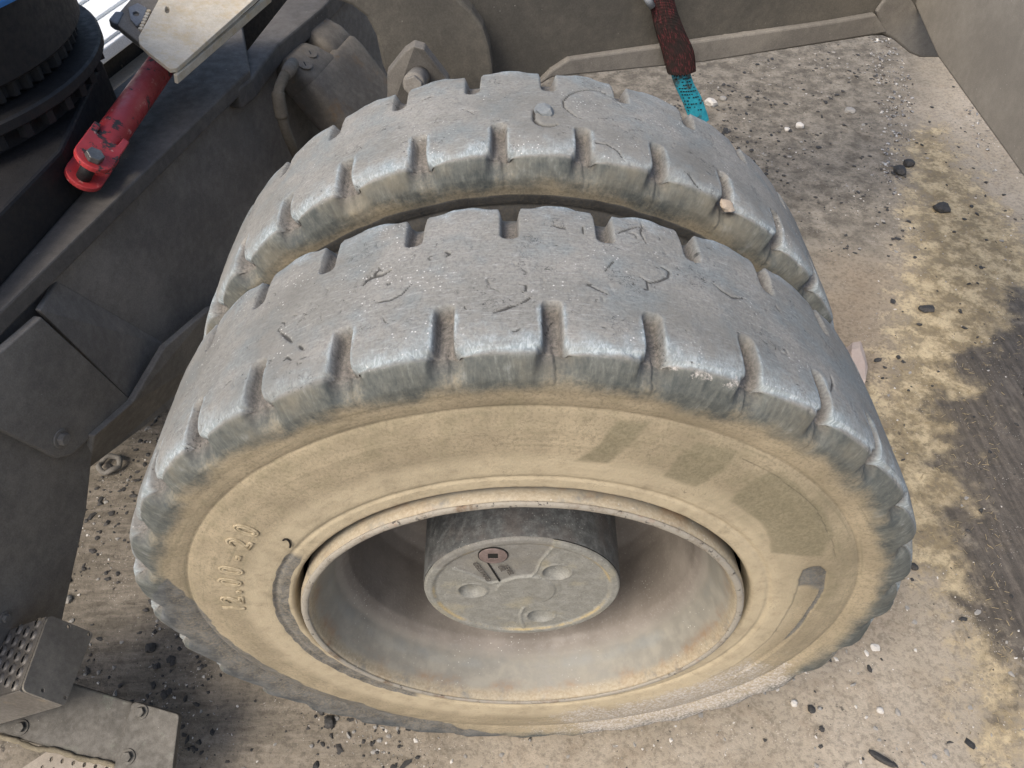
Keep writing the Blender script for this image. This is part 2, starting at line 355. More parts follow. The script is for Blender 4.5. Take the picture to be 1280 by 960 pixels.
# streaks of mud trend up to the right on the left-hand ground, as the vehicle has dragged them
rot = np.stack([flat[:,0]*.5-flat[:,1]*.87, flat[:,0]*.87+flat[:,1]*.5, flat[:,2]], 1)
hz = fbm(flat*5, 3)*.004+fbm(flat*45, 3)*.0016+fbm(rot*np.array([60, 14, 1]), 2)*.0016*m_left.ravel()+np.maximum(fbm(flat*80, 2), .15)*.003*(m_glass.ravel()+m_back.ravel()*.6)
hz = hz*near*(1-.6*m_wet.ravel())
P = flat.copy(); P[:,2] = hz-.004
gm = NT('dusty_concrete_yard', .92, .2)
ga, gb = gm.attr('ga'), gm.attr('gb')
lo, mid, fin, gr = gm.noise(2.2, 5, .6), gm.noise(14, 7, .68), gm.noise(90, 5, .7), gm.noise(420, 3, .7)
rotv = gm.n('ShaderNodeMapping'); gm.set(rotv.inputs[0], gm.obj); rotv.inputs['Rotation'].default_value = (0, 0, R(-32)); rotv.inputs['Scale'].default_value = (9, 60, 1)
strk = gm.noise(1, 5, .65, vec=rotv.outputs[0], dist=.5)
base = gm.mix(gm.rng(lo, .35, .65), (.285,.243,.182), (.345,.298,.232))
base = gm.mix(gm.mth('MULTIPLY', gm.rng(mid, .45, .7), .5), base, (.225,.178,.125))
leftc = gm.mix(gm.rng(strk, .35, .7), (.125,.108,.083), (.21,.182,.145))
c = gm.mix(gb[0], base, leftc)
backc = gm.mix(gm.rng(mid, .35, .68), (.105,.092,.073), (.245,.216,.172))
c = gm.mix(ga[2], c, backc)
c = gm.mix(gm.mth('MULTIPLY', gb[1], .8), c, gm.mix(gm.rng(mid, .3, .7), (.185,.142,.097), (.245,.195,.136)))
sandc = gm.mix(gm.rng(mid, .38, .66), (.18,.142,.085), (.46,.375,.235))
sm = gm.rng(gm.mth('ADD', ga[0], gm.mth('MULTIPLY', gm.mth('SUBTRACT', gm.mth('ADD', gm.mth('MULTIPLY', mid, .55), gm.mth('MULTIPLY', fin, .45)), .5), 2.6)), .25, .95)
c = gm.mix(sm, c, sandc)
wv = gm.n('ShaderNodeMapping'); gm.set(wv.inputs[0], gm.obj); wv.inputs['Scale'].default_value = (70, 7, 1)
wst = gm.noise(1, 5, .6, vec=wv.outputs[0], dist=.3)
wetc = gm.mix(gm.rng(wst, .35, .7), (.045,.039,.033), (.105,.089,.072))
wm = gm.mth('MULTIPLY', gm.rng(gm.mth('ADD', ga[1], gm.mth('MULTIPLY', gm.mth('SUBTRACT', gm.mth('ADD', gm.mth('MULTIPLY', fin, .4), gm.mth('MULTIPLY', mid, .6)), .5), 2.6)), .15, .95), .92)
c = gm.mix(wm, c, wetc)
c = gm.mix(gm.mth('MULTIPLY', gm.rng(fin, .56, .36), .55), c, gm.mix(.6, c, (.02,.017,.014)))
gcx = gm.attr('gc')[0]; c = gm.mix(gm.mth('MULTIPLY', gm.rng(gm.mth('ADD', gcx, gm.mth('MULTIPLY', gm.mth('SUBTRACT', gm.noise(34, 7, .75, off=9.), .5), 3.2)), .75, 1.15), gm.mth('MULTIPLY', gm.rng(gcx, .05, .35), .45)), c, (.040,.035,.030))
blk = gm.mth('MULTIPLY', gm.rng(gm.noise(26, 7, .75, off=3.3), .60, .68), gm.rng(gm.noise(3.1, 2, off=6.), .42, .62))
c = gm.mix(gm.mth('MULTIPLY', blk, .85), c, (.045,.042,.038))
vs_ = gm.voro(150); wsp = gm.mth('MULTIPLY', gm.rng(vs_.outputs['Distance'], .08, .2, 1, 0), gm.rng(gm.noise(9, 3, off=1.), .5, .65))
c = gm.mix(gm.mth('MULTIPLY', wsp, .55), c, (.62,.58,.52))
hh = gm.mth('ADD', gm.mth('ADD', gm.mth('MULTIPLY', fin, .9), gm.mth('MULTIPLY', gr, .35)), gm.mth('MULTIPLY', mid, 1.2))
gm.out(c, gm.rng(ga[1], .3, .7, .92, .55), gm.bump(hh, .6, .004))
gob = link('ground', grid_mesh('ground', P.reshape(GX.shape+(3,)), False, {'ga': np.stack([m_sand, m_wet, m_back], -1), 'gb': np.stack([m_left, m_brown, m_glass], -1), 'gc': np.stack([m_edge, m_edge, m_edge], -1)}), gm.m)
gob.data.flip_normals() if gob.data.polygons[0].normal.z < 0 else None
tag(gob, None, None, kind='structure')
def ground_z(x, y):
    i = int(np.clip(np.searchsorted(gx, x), 1, len(gx)-1)); j = int(np.clip(np.searchsorted(gy, y), 1, len(gy)-1)); return float(P.reshape(GX.shape+(3,))[i, j, 2])

# ------------------------------------------------------------------ tyres
RW, ZW = .555, .56
def tyre(name, y0, ys, ph_f, ph_r, cracks, hero, seed, dense=(36, 144)):
    W = .2533*ys
    keys = [(.325,.034), (.3288,.012), (.3312,.0015), (.3352,-.0022), (.3520,-.0030), (.3545,-.0012), (.3575,-.0012), (.3605,-.0038), (.366,-.0048), (.385,-.0060), (.415,-.0068), (.445,-.0055), (.468,-.0015),
            (.4748,.0010), (.4765,.0030), (.4782,.0010), (.489,-.0015), (.499,-.0028), (.507,-.0045), (.523,-.006), (.538,-.003), (.5465,.0005), (.5515,.005), (.5545,.014),
            (.5562,.04), (.5568,W/2), (.5562,W-.04), (.5545,W-.014), (.5515,W-.005), (.5465,W-.0005), (.538,W+.003), (.523,W+.006), (.5055,W+.0065), (.489,W+.0015), (.47,W+.002), (.42,W+.006), (.36,W), (.325,W-.03)]
    fine = smooth_prof(keys, .0004, .0013)
    s = np.r_[0, np.cumsum(np.hypot(*np.diff(fine, axis=0).T))]
    # sample: 2 mm on all that shows, coarse behind
    s_back = s[np.argmin(np.hypot(fine[:,0]-.52, fine[:,1]-W-.006)+10*(s < s[-1]*.5))]
    ss = np.r_[np.arange(0, s_back, .0021 if hero else .0026), np.linspace(s_back, s[-1], 14)]
    pr_ = np.interp(ss, s, fine[:,0]); py_ = np.interp(ss, s, fine[:,1])
    tr_, ty_ = np.gradient(fine[:,0], s), np.gradient(fine[:,1], s)
    m = 25; k = np.ones(m)/m
    tr_s = np.convolve(np.pad(tr_, m//2, mode='edge'), k, 'valid'); ty_s = np.convolve(np.pad(ty_, m//2, mode='edge'), k, 'valid')
    nr, ny = np.interp(ss, s, ty_s), np.interp(ss, s, -tr_s); L = np.hypot(nr, ny); nr /= L; ny /= L
    # angles: denser over the top, where the camera is close
    lugs = 32; pitch = 360/lugs; T = []
    t = 0.
    while t < 360-1e-6:
        T.append(t); t += (pitch/(62 if hero else 48)) if dense[0] < t < dense[1] else pitch/34
    T = np.array(T); nt_, ns = len(T), len(ss)
    th = np.radians(T)[:,None]; r0 = pr_[None,:]; yy = py_[None,:]*np.ones_like(th)
    rr = r0*np.ones_like(th)
    Pn = np.stack([rr*np.cos(th), yy, rr*np.sin(th)], -1).reshape(-1,3)
    def grooves(phase, q, jit):
        k_ = np.round((T-phase)/pitch); jx = perlin(np.stack([k_*7.31, k_*0+jit, k_*0], 1))*.5
        x = (np.radians(T-phase-k_*pitch)[:,None]-np.radians(jx*.9)[:,None])*RW
        le = .074+.005*perlin(np.stack([k_*3.7+5, k_*0+jit, k_*0+2.2], 1))[:,None]
        q = q[None,:]+0*x
        hw = np.interp(q, [-.07,-.055,-.03,-.008,.006,.022,.08], [.018,.017,.0160,.0142,.0116,.0094,.0088])
        endf = np.clip((q-(le-.010))/.010, 0, 1); hw = hw*np.sqrt(np.clip(1-endf**2.2, 1e-4, 1))
        lean = np.where(q < 0, -q*.10, 0); x = x+lean
        D = .0185*(1-sst(0, 1, (q-(le-.007))/.007))*sst(-.038, -.008, q)
        es = np.interp(q, [-.06,-.01,.01,.03], [.014,.006,.0032,.0022])
        msk = 1-sst(0, 1, (np.abs(x)-(hw-es))/(2*es))
        msk = np.where(q > le, 0, msk)
        return msk, D*msk, x, q
    qf = np.where((py_ < .012) & (pr_ < .5545) & (ss < s[-1]*.5), -(.5545-pr_)-.0, py_); qf = np.where(ss > s[-1]*.6, 1., qf); qf = np.where((pr_ < .46) & (ss < s[-1]*.5), -.3, qf)
    qb = np.where((ss > s[-1]*.5) & (pr_ > .46), np.where((py_ > W-.012) & (pr_ < .5545), -(.5545-pr_), W-py_), 1.)
    mf, df, xf, _ = grooves(ph_f, qf, 1.3+seed); mb_, db, xb, _ = grooves(ph_r, qb, 4.1+seed)
    # rounded ends of the blocks beside each groove, and a scalloped shoulder
    sh = np.exp(-((qf[None,:]+.004)/.016)**2); ax = np.abs(xf)
    scal = sst(.034, .012, ax)*sh*.0035
    fr_ = np.where(xf > 0, xf/.108, 1+xf/.108); fr_ = np.clip((fr_-.10)/.80, 0, 1)      # heel-and-toe wear: each block is worn lower towards its trailing end
    kw = 1+.35*perlin(np.stack([np.round((T-ph_f)/pitch-.5)*3.1, T*0+seed, T*0], 1))[:,None]
    scal = scal+.0105*kw*fr_**1.4*np.exp(-((qf[None,:]+.004)/.024)**2)*(qf > -.2)[None,:]
    shb = np.exp(-((qb[None,:]+.004)/.018)**2); scal = scal+sst(.046, .020, np.abs(xb))*shb*.0045
    disp = -(df+db)-scal
    tread = sst(.5475, .5535, pr_)[None,:]*np.ones_like(th)
    disp = disp+fbm(Pn*26+seed*2, 3).reshape(nt_, ns)*.0004*(1-tread)
    disp = disp+(fbm(Pn*11+seed, 2).reshape(nt_, ns)*.0011+fbm(Pn*60+seed, 2).reshape(nt_, ns)*.00035)*np.clip(tread+.35, 0, 1)
    # chipped block edges
    chip = np.maximum(fbm(Pn*55+seed*3, 3).reshape(nt_, ns)-.38, 0)*np.exp(-(qf[None,:]/.012)**2)*.007
    disp = disp-chip
    crack = np.zeros((nt_, ns)); onT = np.where((pr_ > .549))[0]; yT = py_
    def carve(path, wd, dp, dark=1.):
        nonlocal disp
        path = np.array(path, float)
        t0, t1 = path[:,0].min()-1.2, path[:,0].max()+1.2; y0_, y1_ = path[:,1].min()-.008, path[:,1].max()+.008
        I = np.where((T > t0) & (T < t1))[0]; J = onT[(yT[onT] > y0_) & (yT[onT] < y1_)]
        if not len(I) or not len(J): return
        X, Y = np.meshgrid(np.radians(T[I])*RW, yT[J], indexing='ij'); dd = np.full(X.shape, 1e9)
        pts = np.stack([np.radians(path[:,0])*RW, path[:,1]], 1)
        for i, (a, b) in enumerate(zip(pts[:-1], pts[1:])):
            e = b-a; u = np.clip(((X-a[0])*e[0]+(Y-a[1])*e[1])/(e@e+1e-12), 0, 1)
            f = (i+u)/(len(pts)-1); tap = .35+.65*np.sin(np.pi*np.clip(f, .02, .98))
            dd = np.minimum(dd, np.hypot(X-a[0]-u*e[0], Y-a[1]-u*e[1])/tap)
        g = np.clip(1-dd/wd, 0, 1); ix = np.ix_(I, J); disp[ix] -= dp*g; crack[ix] = np.maximum(crack[ix], g*dark)
    for path, wd, dp in cracks: carve(path, wd, dp)
    n_r = 95 if hero else 40
    for _ in range(n_r):
        a, y = rng.uniform(dense[0], dense[1]), rng.uniform(.03, W-.03) if rng.random() < .8 else rng.uniform(.008, W-.008); h = rng.uniform(0, 6.28); cv = rng.normal()*.5; pth = [(a, y)]
        if rng.random() < .65: h = rng.choice([0, np.pi])+rng.normal()*.6
        stp = rng.uniform(.0015, .004)
        for _k in range(rng.integers(3, 8)):
            h += cv+rng.normal()*.35; a += math.degrees(math.cos(h)*stp/RW); y += math.sin(h)*stp; pth.append((a, y))
        carve(pth, rng.uniform(.0012, .0024), rng.uniform(.0005, .0018), rng.uniform(.2, .85))
    # ------- masks, painted as the dirt lies
    TT = T[:,None]*np.ones((1, ns)); rN = r0*np.ones_like(th)
    front = (ss < s[-1]*.5)[None,:]*np.ones_like(th)
    wob = fbm(Pn*14+3, 3).reshape(nt_, ns); wob2 = fbm(Pn*40+8, 2).reshape(nt_, ns)
    dust = np.where(rN < .553, 1-sst(.484, .532, rN+wob*.013), 0.)*front
    dust = np.maximum(dust, mf*sst(.545, .515, rN)*.42*front)
    edge = np.exp(-np.clip(qf, 0, 1)/.034)[None,:]*sst(-.005, .001, qf)[None,:]*np.ones_like(th)+.8*np.exp(-np.clip(qb, 0, 1)/.030)[None,:]*(qb > -.012)[None,:]
    edge = edge*(1-np.clip(mf+mb_, 0, 1))
    edge = np.maximum(edge, .7*(sst(0, .003, np.abs(xf)-.009)*sst(.022, .011, np.abs(xf)))*(sst(.085, .06, qf)*sst(-.01, .0, qf))[None,:])
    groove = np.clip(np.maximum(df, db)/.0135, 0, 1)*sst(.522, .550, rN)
    bare = np.zeros((nt_, ns)); thinm = np.zeros((nt_, ns)); pale = np.zeros((nt_, ns))
    rw = rN+wob*.006
    def patch(p, val=1., soft=.006):
        """polygon in (degrees, radius) on the front sidewall"""
        p = np.array(p, float); I = np.where((T > p[:,0].min()-4) & (T < p[:,0].max()+4))[0]
        a = np.radians(T[I])[:,None]*.44*np.ones((1, ns)); q = in_poly(a, rw[I], np.stack([np.radians(p[:,0])*.44, p[:,1]], 1))
        thinm[I] = np.maximum(thinm[I], sst(-soft, soft, q)*front[I]*val)
    if hero:
        for p in ([(82,.394), (79.5,.428), (78.3,.464), (73.4,.473), (74.6,.44), (76.5,.395)], [(66.5,.393), (67.3,.43), (66,.46), (59.7,.461), (58.4,.43), (59.7,.393)],
                  [(52,.395), (53.5,.43), (52.7,.461), (46.3,.463), (38,.462), (31,.455), (24,.43), (30,.372), (42,.392)]): patch(p, .9, .008)
        a = np.where(TT < 0, TT+360, TT)
        aw = np.where(TT > 200, TT-360, TT)
        thinm = np.maximum(thinm, (.40*sst(-30, 15, aw+wob*10)*sst(95, 50, aw+wob*10)+.42*sst(60, 100, aw+wob*9)*sst(168, 130, aw+wob*9)*sst(.415, .462, rN+wob*.012))*sst(.36, .38, rN)*sst(.49, .47, rN)*front)
        lo_r = np.interp(a, [165,173,186,205,229,249,262,300], [.50,.4743,.4604,.4445,.4425,.4697,.50,.52]); hi_r = np.interp(a, [165,172,186,210,233,254,268], [.50,.525,.535,.535,.535,.530,.52])
        band = sst(-.006, .008, rw+wob2*.004-lo_r)*sst(.006, -.006, rw+wob2*.004-hi_r-.004)*sst(162, 180, a+wob*9+(rw-.48)*300)*sst(275, 255, a+wob*9); bare = np.maximum(bare, band*front)
        bd = sst(.3385, .3405, rN+wob2*.0012)*sst(.3630, .3608, rN+wob2*.0012)*sst(140, 160, a+wob*7)*sst(258, 225, a+wob*9); bare = np.maximum(bare, bd*front)
        pale = sst(262, 290, a+wob*8)*sst(352, 325, a+wob*14)*sst(.36, .41, rN+(wob+.0)*.02)*front
        chalk = sst(60, 63, TT)*sst(79, 74, TT)*np.exp(-((qf[None,:]+.006)/.007)**2)*(wob2 > -.1)*.9; pale = np.maximum(pale, chalk)
        # recessed banner on the sidewall
        aa = np.where(a > 180, a-360, a)
        c_in = np.interp(aa, [-40,-11,-1.3,9.9,17,20], [.394,.3917,.388,.3918,.396,.402]); c_out = np.interp(aa, [-40,-11,2,10.5,18.2,20.5], [.424,.4226,.4245,.432,.434,.428])
        inside = sst(0, .0018, rN-c_in)*sst(0, .0014, c_out-rN)*sst(21.6, 20.6, aa+((rN-.416)/.018)**2*1.6)*sst(-42, -20, aa)*front
        disp = disp-.0034*inside
        bare = np.maximum(bare, inside*np.maximum(sst(8.5, 14.5, aa+wob*1.5), sst(.0075, .0045, c_out-rN)*sst(-20, -6, aa))*.9)
        # herring-bone moulding inside it
        hb = np.abs(((aa*.9+np.abs(rN-.414)*420*np.where(rN > .414, 1, -1)) % 2.1)-1.05); disp = disp+.0009*sst(.30, .1, hb)*inside*sst(13, 11, aa)*sst(-16, -6, aa)
        pale = np.maximum(pale, .55*sst(.30, .1, hb)*inside*sst(13, 11, aa)*sst(-16, -6, aa))
        # long ageing crack near the crease
        cr = np.interp(aa, [20,31,42,52.6,61.6,66], [.4455,.4500,.4565,.4568,.4594,.463]); cz = np.abs(rN+wob2*.0012-cr); kk = sst(.0016, .0006, cz)*sst(19, 24, aa)*sst(66, 61, aa)*(wob > -.5)*front
        crack = np.maximum(crack, kk*.42); disp = disp-.0007*kk
        crack = np.maximum(crack, .30*sst(.0022, .0008, np.abs(rN-.4765))*front*(wob > -.9))  # moulded crease drawn as a darker line
        sc2 = np.abs(rN+wob2*.001-.3665-.0035*np.sin(np.radians(aa)*7)); crack = np.maximum(crack, .3*sst(.0012, .0004, sc2)*front*(wob > .1))
    else:
        dust = np.where(rN < .50, dust*.7, dust*.8); bare = np.maximum(bare, sst(.499, .492, rN+wob*.003)*front); crack = np.maximum(crack, sst(.498, .493, rN+wob*.003)*front*.55)
    Ra, Ya = r0+nr[None,:]*disp, py_[None,:]+ny[None,:]*disp
    Pt = np.stack([Ra*np.cos(th), y0+Ya, ZW+Ra*np.sin(th)], -1)
    uv = np.stack([np.radians(T)[:,None]*RW*np.ones((1, ns)), ss[None,:]*np.ones((nt_, 1))], -1)
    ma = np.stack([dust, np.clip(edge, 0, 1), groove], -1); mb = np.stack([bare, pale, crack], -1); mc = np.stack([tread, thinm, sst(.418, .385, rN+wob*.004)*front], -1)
    me = grid_mesh(name, Pt, True, {'ma': ma, 'mb': mb, 'mc': mc}, uv)
    return me
def cyl_path(L, r, y0): return [(a, y-y0) for a, y in (oncyl(x, y_, r) for x, y_ in L)]
RUB = tyre_mat()
Y2 = .3561
oc = [(cyl_path(L, .556, 0), w_, d_) for L, w_, d_ in [
    ([(454,357), (459,350), (468,346), (478,344), (489,338)], .0042, .004), ([(466,347), (470,341), (474,337)], .003, .003), ([(468,379), (487,376), (503,368), (515,355)], .0022, .0015),
    ([(617,391), (630,387), (648,381)], .0030, .0022), ([(650,380), (658,376), (664,371)], .0024, .002), ([(733,355), (738,358), (745,362), (761,369)], .0020, .0015),
    ([(733,357), (737,356), (742,357)], .002, .0015), ([(800,347), (812,354), (824,352), (835,347), (836,340), (828,335), (819,335)], .0024, .002), ([(808,353), (810,362), (804,362)], .002, .0015),
    ([(890,354), (902,364), (915,372), (932,374)], .0028, .0025), ([(755,341), (765,329), (768,328)], .002, .002), ([(648,356), (658,357), (657,364), (652,366)], .0022, .0015),
    ([(350,415), (358,422), (364,427)], .0035, .003), ([(372,431), (379,437)], .003, .003), ([(352,452), (358,446), (364,450)], .0026, .002), ([(800,270), (803,283), (801,291), (808,304)], .002, .0022),
    ([(770,292), (785,286), (800,281)], .002, .002), ([(690,282), (700,285), (706,286)], .0022, .002), ([(728,283), (729,292)], .002, .002), ([(556,315), (562,318), (557,322)], .003, .002),
    ([(1038,470), (1041,480), (1039,490)], .003, .003), ([(872,322), (868,330)], .002, .002), ([(868,503), (884,511), (894,514)], .002, .0015)]]
ic = [(cyl_path(L, .556, Y2), w_, d_) for L, w_, d_ in [
    ([(779,136), (765,122), (752,115), (738,112), (723,114), (711,119), (704,127), (704,134), (711,140), (719,146), (728,149)], .0022, .0025), ([(744,178), (758,180), (772,187), (783,199)], .0018, .0015),
    ([(669,143), (667,149), (672,155), (680,158), (690,158), (697,156)], .0042, .006), ([(672,134), (668,139), (667,146)], .004, .005), ([(527,127), (534,123), (543,120)], .002, .002), ([(856,213), (863,218), (870,226), (880,233)], .002, .0016)]]
HEROT = tyre('tyre', 0, 1., 87.5, 91.7, oc, True, 1)
outer = thing('outer_wheel', 'front wheel of the pair with tan dusty sidewall, 12.00-20 lettering and open steel rim', 'wheel', (0,.12,0), 'dual wheels on the axle')
def child(name, me, mat, parent):
    o = link(name, me, mat); o.parent = parent; o.matrix_parent_inverse = Matrix.Translation(-Vector(parent.location)); return o
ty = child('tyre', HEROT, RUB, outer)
inner = thing('inner_wheel', 'rear wheel of the pair, half hidden behind the front tyre, stone wedged in its tread', 'wheel', (0,Y2+.12,0), 'dual wheels on the axle')
ti = child('tyre', tyre('tyre', Y2, .2362/.2533, 93.0, 97.1, ic, False, 2, (40, 134)), RUB, inner)

# moulded size lettering: each character an outline ridge standing on the sidewall
def text_outline(ch, h, condense, bev, fill=False, extr=0.):
    cu = bpy.data.curves.new('lettering', 'FONT'); cu.body = ch; cu.size = 1; cu.align_x = 'CENTER'; cu.resolution_u = 5
    if not fill: cu.fill_mode = 'NONE'; cu.bevel_depth = bev/h; cu.bevel_resolution = 1
    else: cu.extrude = extr/h
    to = bpy.data.objects.new('lettering', cu); col.objects.link(to); dg = bpy.context.evaluated_depsgraph_get(); dg.update()
    me = bpy.data.meshes.new_from_object(to.evaluated_get(dg)); n = len(me.vertices); v = np.zeros(n*3, np.float32); me.vertices.foreach_get('co', v); v = v.reshape(-1,3)
    f = [tuple(p.vertices) for p in me.polygons]; bpy.data.objects.remove(to); bpy.data.curves.remove(cu); bpy.data.meshes.remove(me)
    v = v*h/.7; v[:,0] *= condense; v[:,2] *= .7 if not fill else .7
    return v, f
V, Fc = [], []
for ch, a, rm in [('1',174.0,.4185), ('2',170.4,.4175), ('.',166.9,.4185), ('0',163.3,.4185), ('0',158.7,.4195), ('-',153.6,.4215), ('2',148.5,.4245), ('0',143.9,.4275)]:
    v, f = text_outline(ch, .0300, .92, .0015); b = len(V); th = R(a)
    for x, yv, zv in v:
        yv -= .015; rr = rm+yv; t2 = th-x/.42
        V.append((rr*math.cos(t2), np.interp(rr, [.385,.415,.445], [-.0055,-.0068,-.0055])-zv-.0008, ZW+rr*math.sin(t2)))
    Fc += [tuple(i+b for i in q) for q in f]
lt = NT('moulded_lettering_rubber', .9, .2); lt.out(lt.mix(lt.rng(lt.noise(120, 4, .7), .35, .7), (.25,.205,.13), (.40,.332,.225)), None, lt.bump(lt.noise(400, 3), .3, .001))
link('size_lettering', mesh('size_lettering', V, Fc), lt.m, ty)
# short gash in the sidewall beside the lettering
g0 = [ony(x, y, -.0072) for x, y in [(353,676), (357,674), (361,676), (363,681), (362,685)]]
gash = NT('raw_cut_rubber', .9, .1); gash.out((.02,.018,.016))
gt = tube('gash', spline(g0, 3), [.0004]+[.0013]*11+[.0004], gash.m, None, 6); gt.parent = ty

# ------------------------------------------------------------------ rim and hub
def rim_mat():
    n = NT('dusty_rim_steel', .6, .4)
    lo, mid, fin = n.noise(7, 5, .6), n.noise(34, 6, .65), n.noise(220, 4, .7)
    sep = n.n('ShaderNodeSeparateXYZ'); n.set(sep.inputs[0], n.obj); y = sep.outputs[1]
    y2 = n.mth('ADD', y, n.mth('MULTIPLY', n.mth('SUBTRACT', mid, .5), .016))
    deep = n.mix(n.rng(lo, .35, .68), (.15,.13,.108), (.235,.207,.174))
    deep = n.mix(n.mth('MULTIPLY', n.rng(fin, .52, .75), .5), deep, (.30,.27,.24))
    mid_c = n.mix(n.rng(mid, .35, .7), (.185,.174,.145), (.245,.228,.186))
    c = n.mix(n.rng(y2, .045, .075), mid_c, deep)
    blue = n.mth('MULTIPLY', n.mth('MULTIPLY', n.rng(y2, .030, .040), n.rng(y2, .058, .046)), n.rng(lo, .4, .6))  # bluish highlight painted along the inner end of the rim slope
    c = n.mix(n.mth('MULTIPLY', blue, .28), c, (.20,.225,.23))
    rust = n.mth('MULTIPLY', n.rng(y2, .026, .004), n.rng(n.noise(13, 6, .7, off=2.), .45, .66))
    c = n.mix(n.mth('MULTIPLY', rust, .75), c, (.215,.125,.062))
    dm = n.mth('MULTIPLY', n.rng(y2, .012, -.004), n.rng(mid, .28, .5))
    c = n.mix(n.mth('MULTIPLY', dm, .8), c, n.mix(n.rng(fin, .3, .7), (.27,.215,.135), (.38,.325,.23)))
    sp = n.mth('MULTIPLY', n.rng(n.voro(130).outputs['Distance'], .06, .16, 1, 0), n.rng(n.noise(8, 2, off=7.), .5, .64)); c = n.mix(n.mth('MULTIPLY', sp, .7), c, (.55,.53,.48))
    return n.out(c, n.rng(mid, .3, .7, .5, .8), n.bump(n.mth('ADD', n.mth('MULTIPLY', fin, .6), mid), .3, .0015))
RIM = rim_mat()
rp = smooth_prof([(.318,.055), (.3215,.012), (.3228,-.004), (.3205,-.0105), (.3155,-.0135), (.3095,-.0120), (.3065,-.0065), (.3050,.0005), (.3005,.012), (.2930,.030), (.2865,.046), (.2825,.058), (.2735,.068), (.2665,.082), (.2625,.12), (.258,.19), (.250,.214), (.232,.228), (.20,.234), (.05,.236)], .003, .0022)
rim = child('rim', revolve('rim', rp, 192, jit=.0003), RIM, outer)
# rusty lip that catches the light round the flange, with chips
lip = NT('chipped_rust_lip', .75, .3)
lc = lip.mix(lip.rng(lip.noise(22, 6, .75), .5, .7), (.27,.245,.20), (.14,.105,.07)); lc = lip.mix(lip.mth('MULTIPLY', lip.rng(lip.noise(11, 5, .7, off=4.), .58, .72), .6), lc, (.22,.12,.07))
lc = lip.mix(lip.rng(lip.noise(90, 4, .7, off=9.), .60, .68), lc, (.05,.045,.04))
lip.out(lc, None, lip.bump(lip.noise(150, 5, .7), .6, .002))
child('flange_lip', revolve('flange_lip', smooth_prof([(.3190,-.0105), (.3205,-.0128), (.3180,-.0152), (.3140,-.0158), (.3105,-.0145), (.3098,-.0118)], .0012, .0007), 256, jit=.0006), lip.m, outer)
def hub_mat(name, a, b, dirt, sp_=.5):
    n = NT(name, .7, .35); lo, mid, fin = n.noise(16, 5, .6), n.noise(70, 6, .68), n.noise(320, 4, .7)
    c = n.mix(n.rng(mid, .36, .68), a, b); c = n.mix(n.mth('MULTIPLY', n.rng(lo, .48, .7), .65), c, dirt)
    c = n.mix(n.mth('MULTIPLY', n.rng(fin, .56, .36), .4), c, (.06,.058,.052))
    s2 = n.mth('MULTIPLY', n.rng(n.voro(210).outputs['Distance'], .08, .2, 1, 0), n.rng(n.noise(20, 2, off=3.), .5, .62)); c = n.mix(n.mth('MULTIPLY', s2, sp_), c, (.5,.5,.46))
    return n.out(c, n.rng(mid, .3, .7, .55, .85), n.bump(n.mth('ADD', fin, mid), .35, .0014))
HUBS = hub_mat('dark_mottled_hub_casting', (.075,.078,.077), (.165,.17,.163), (.13,.112,.10))
HUBF = hub_mat('greenish_hub_cover_paint', (.195,.20,.175), (.25,.252,.22), (.29,.26,.185), .4)
YH = .0386
hub = child('hub', revolve('hub', smooth_prof([(.1535,.236), (.1515,.10), (.1500,.049), (.1492,.0428)], .004, .002), 128), HUBS, outer)
# hub cover: dished face with three round dimples, a low centre boss and a moulded seam, as a fine polar grid
nr_, na_ = 110, 400
rad = np.r_[np.linspace(0, .136, 84), np.linspace(.1362, .1490, 26)]; an = np.linspace(0, 2*np.pi, na_, endpoint=False)
RR, AN = np.meshgrid(rad, an, indexing='xy'); HX, HZ = RR*np.cos(AN), RR*np.sin(AN)
HY = np.interp(RR, [0,.131,.1335,.1365,.139,.1455,.1478,.149], [.0420,.0420,.0405,.0388,.0383,.0388,.0402,.0432])
for dx, dz in ((-.076,-.003), (.051,.052), (.031,-.089)):
    d_ = np.hypot(HX-dx, HZ-dz); HY += .0105*np.sqrt(np.clip(1-(d_/.0205)**2, 0, 1))+.0*d_
    HY -= .0011*np.exp(-((d_-.0225)/.002)**2)
HY -= .0018*sst(.046, .0445, np.hypot(HX-.006, HZ+.004))*sst(-1.15, -.6, np.arctan2(HZ+.004, HX-.006)+1.2*0)
def ridge(L, wd, hgt):
    global HY
    dd = np.full(HX.shape, 1e9)
    for a, b in zip(L[:-1], L[1:]):
        e = np.array(b)-a; u = np.clip(((HX-a[0])*e[0]+(HZ-a[1])*e[1])/(e@e), 0, 1); dd = np.minimum(dd, np.hypot(HX-a[0]-u*e[0], HZ-a[1]-u*e[1]))
    HY = HY-hgt*np.clip(1-(dd/wd)**2, 0, 1); return dd
d1 = ridge([np.array(p) for p in [(.042,.122), (.026,.085), (.020,.052), (.014,.042), (-.010,.038), (-.030,.026), (-.046,.020), (-.058,.028), (-.078,.048), (-.100,.064)]], .0026, .0013)
d2 = ridge([np.array(p) for p in [(.003,-.060), (-.002,-.083), (.000,-.110), (.004,-.13)]], .0032, .0018); d3 = ridge([np.array(p) for p in [(.050,-.083), (.066,-.096), (.085,-.112)]], .0028, .0016)
above = sst(-.002, .004, np.where(HX < .042, HZ-np.interp(HX, [-.11,-.078,-.058,-.046,-.03,-.01,.014,.020,.026,.042], [.07,.048,.028,.020,.026,.038,.042,.052,.085,.122]), -.01))
HY += .0013*above
P_ = np.stack([HX, HY, ZW+HZ], -1)
am = np.stack([above, np.clip(1-np.minimum(np.minimum(d1, d2), d3)/.004, 0, 1), np.exp(-((RR-.1345)/.002)**2)], -1)
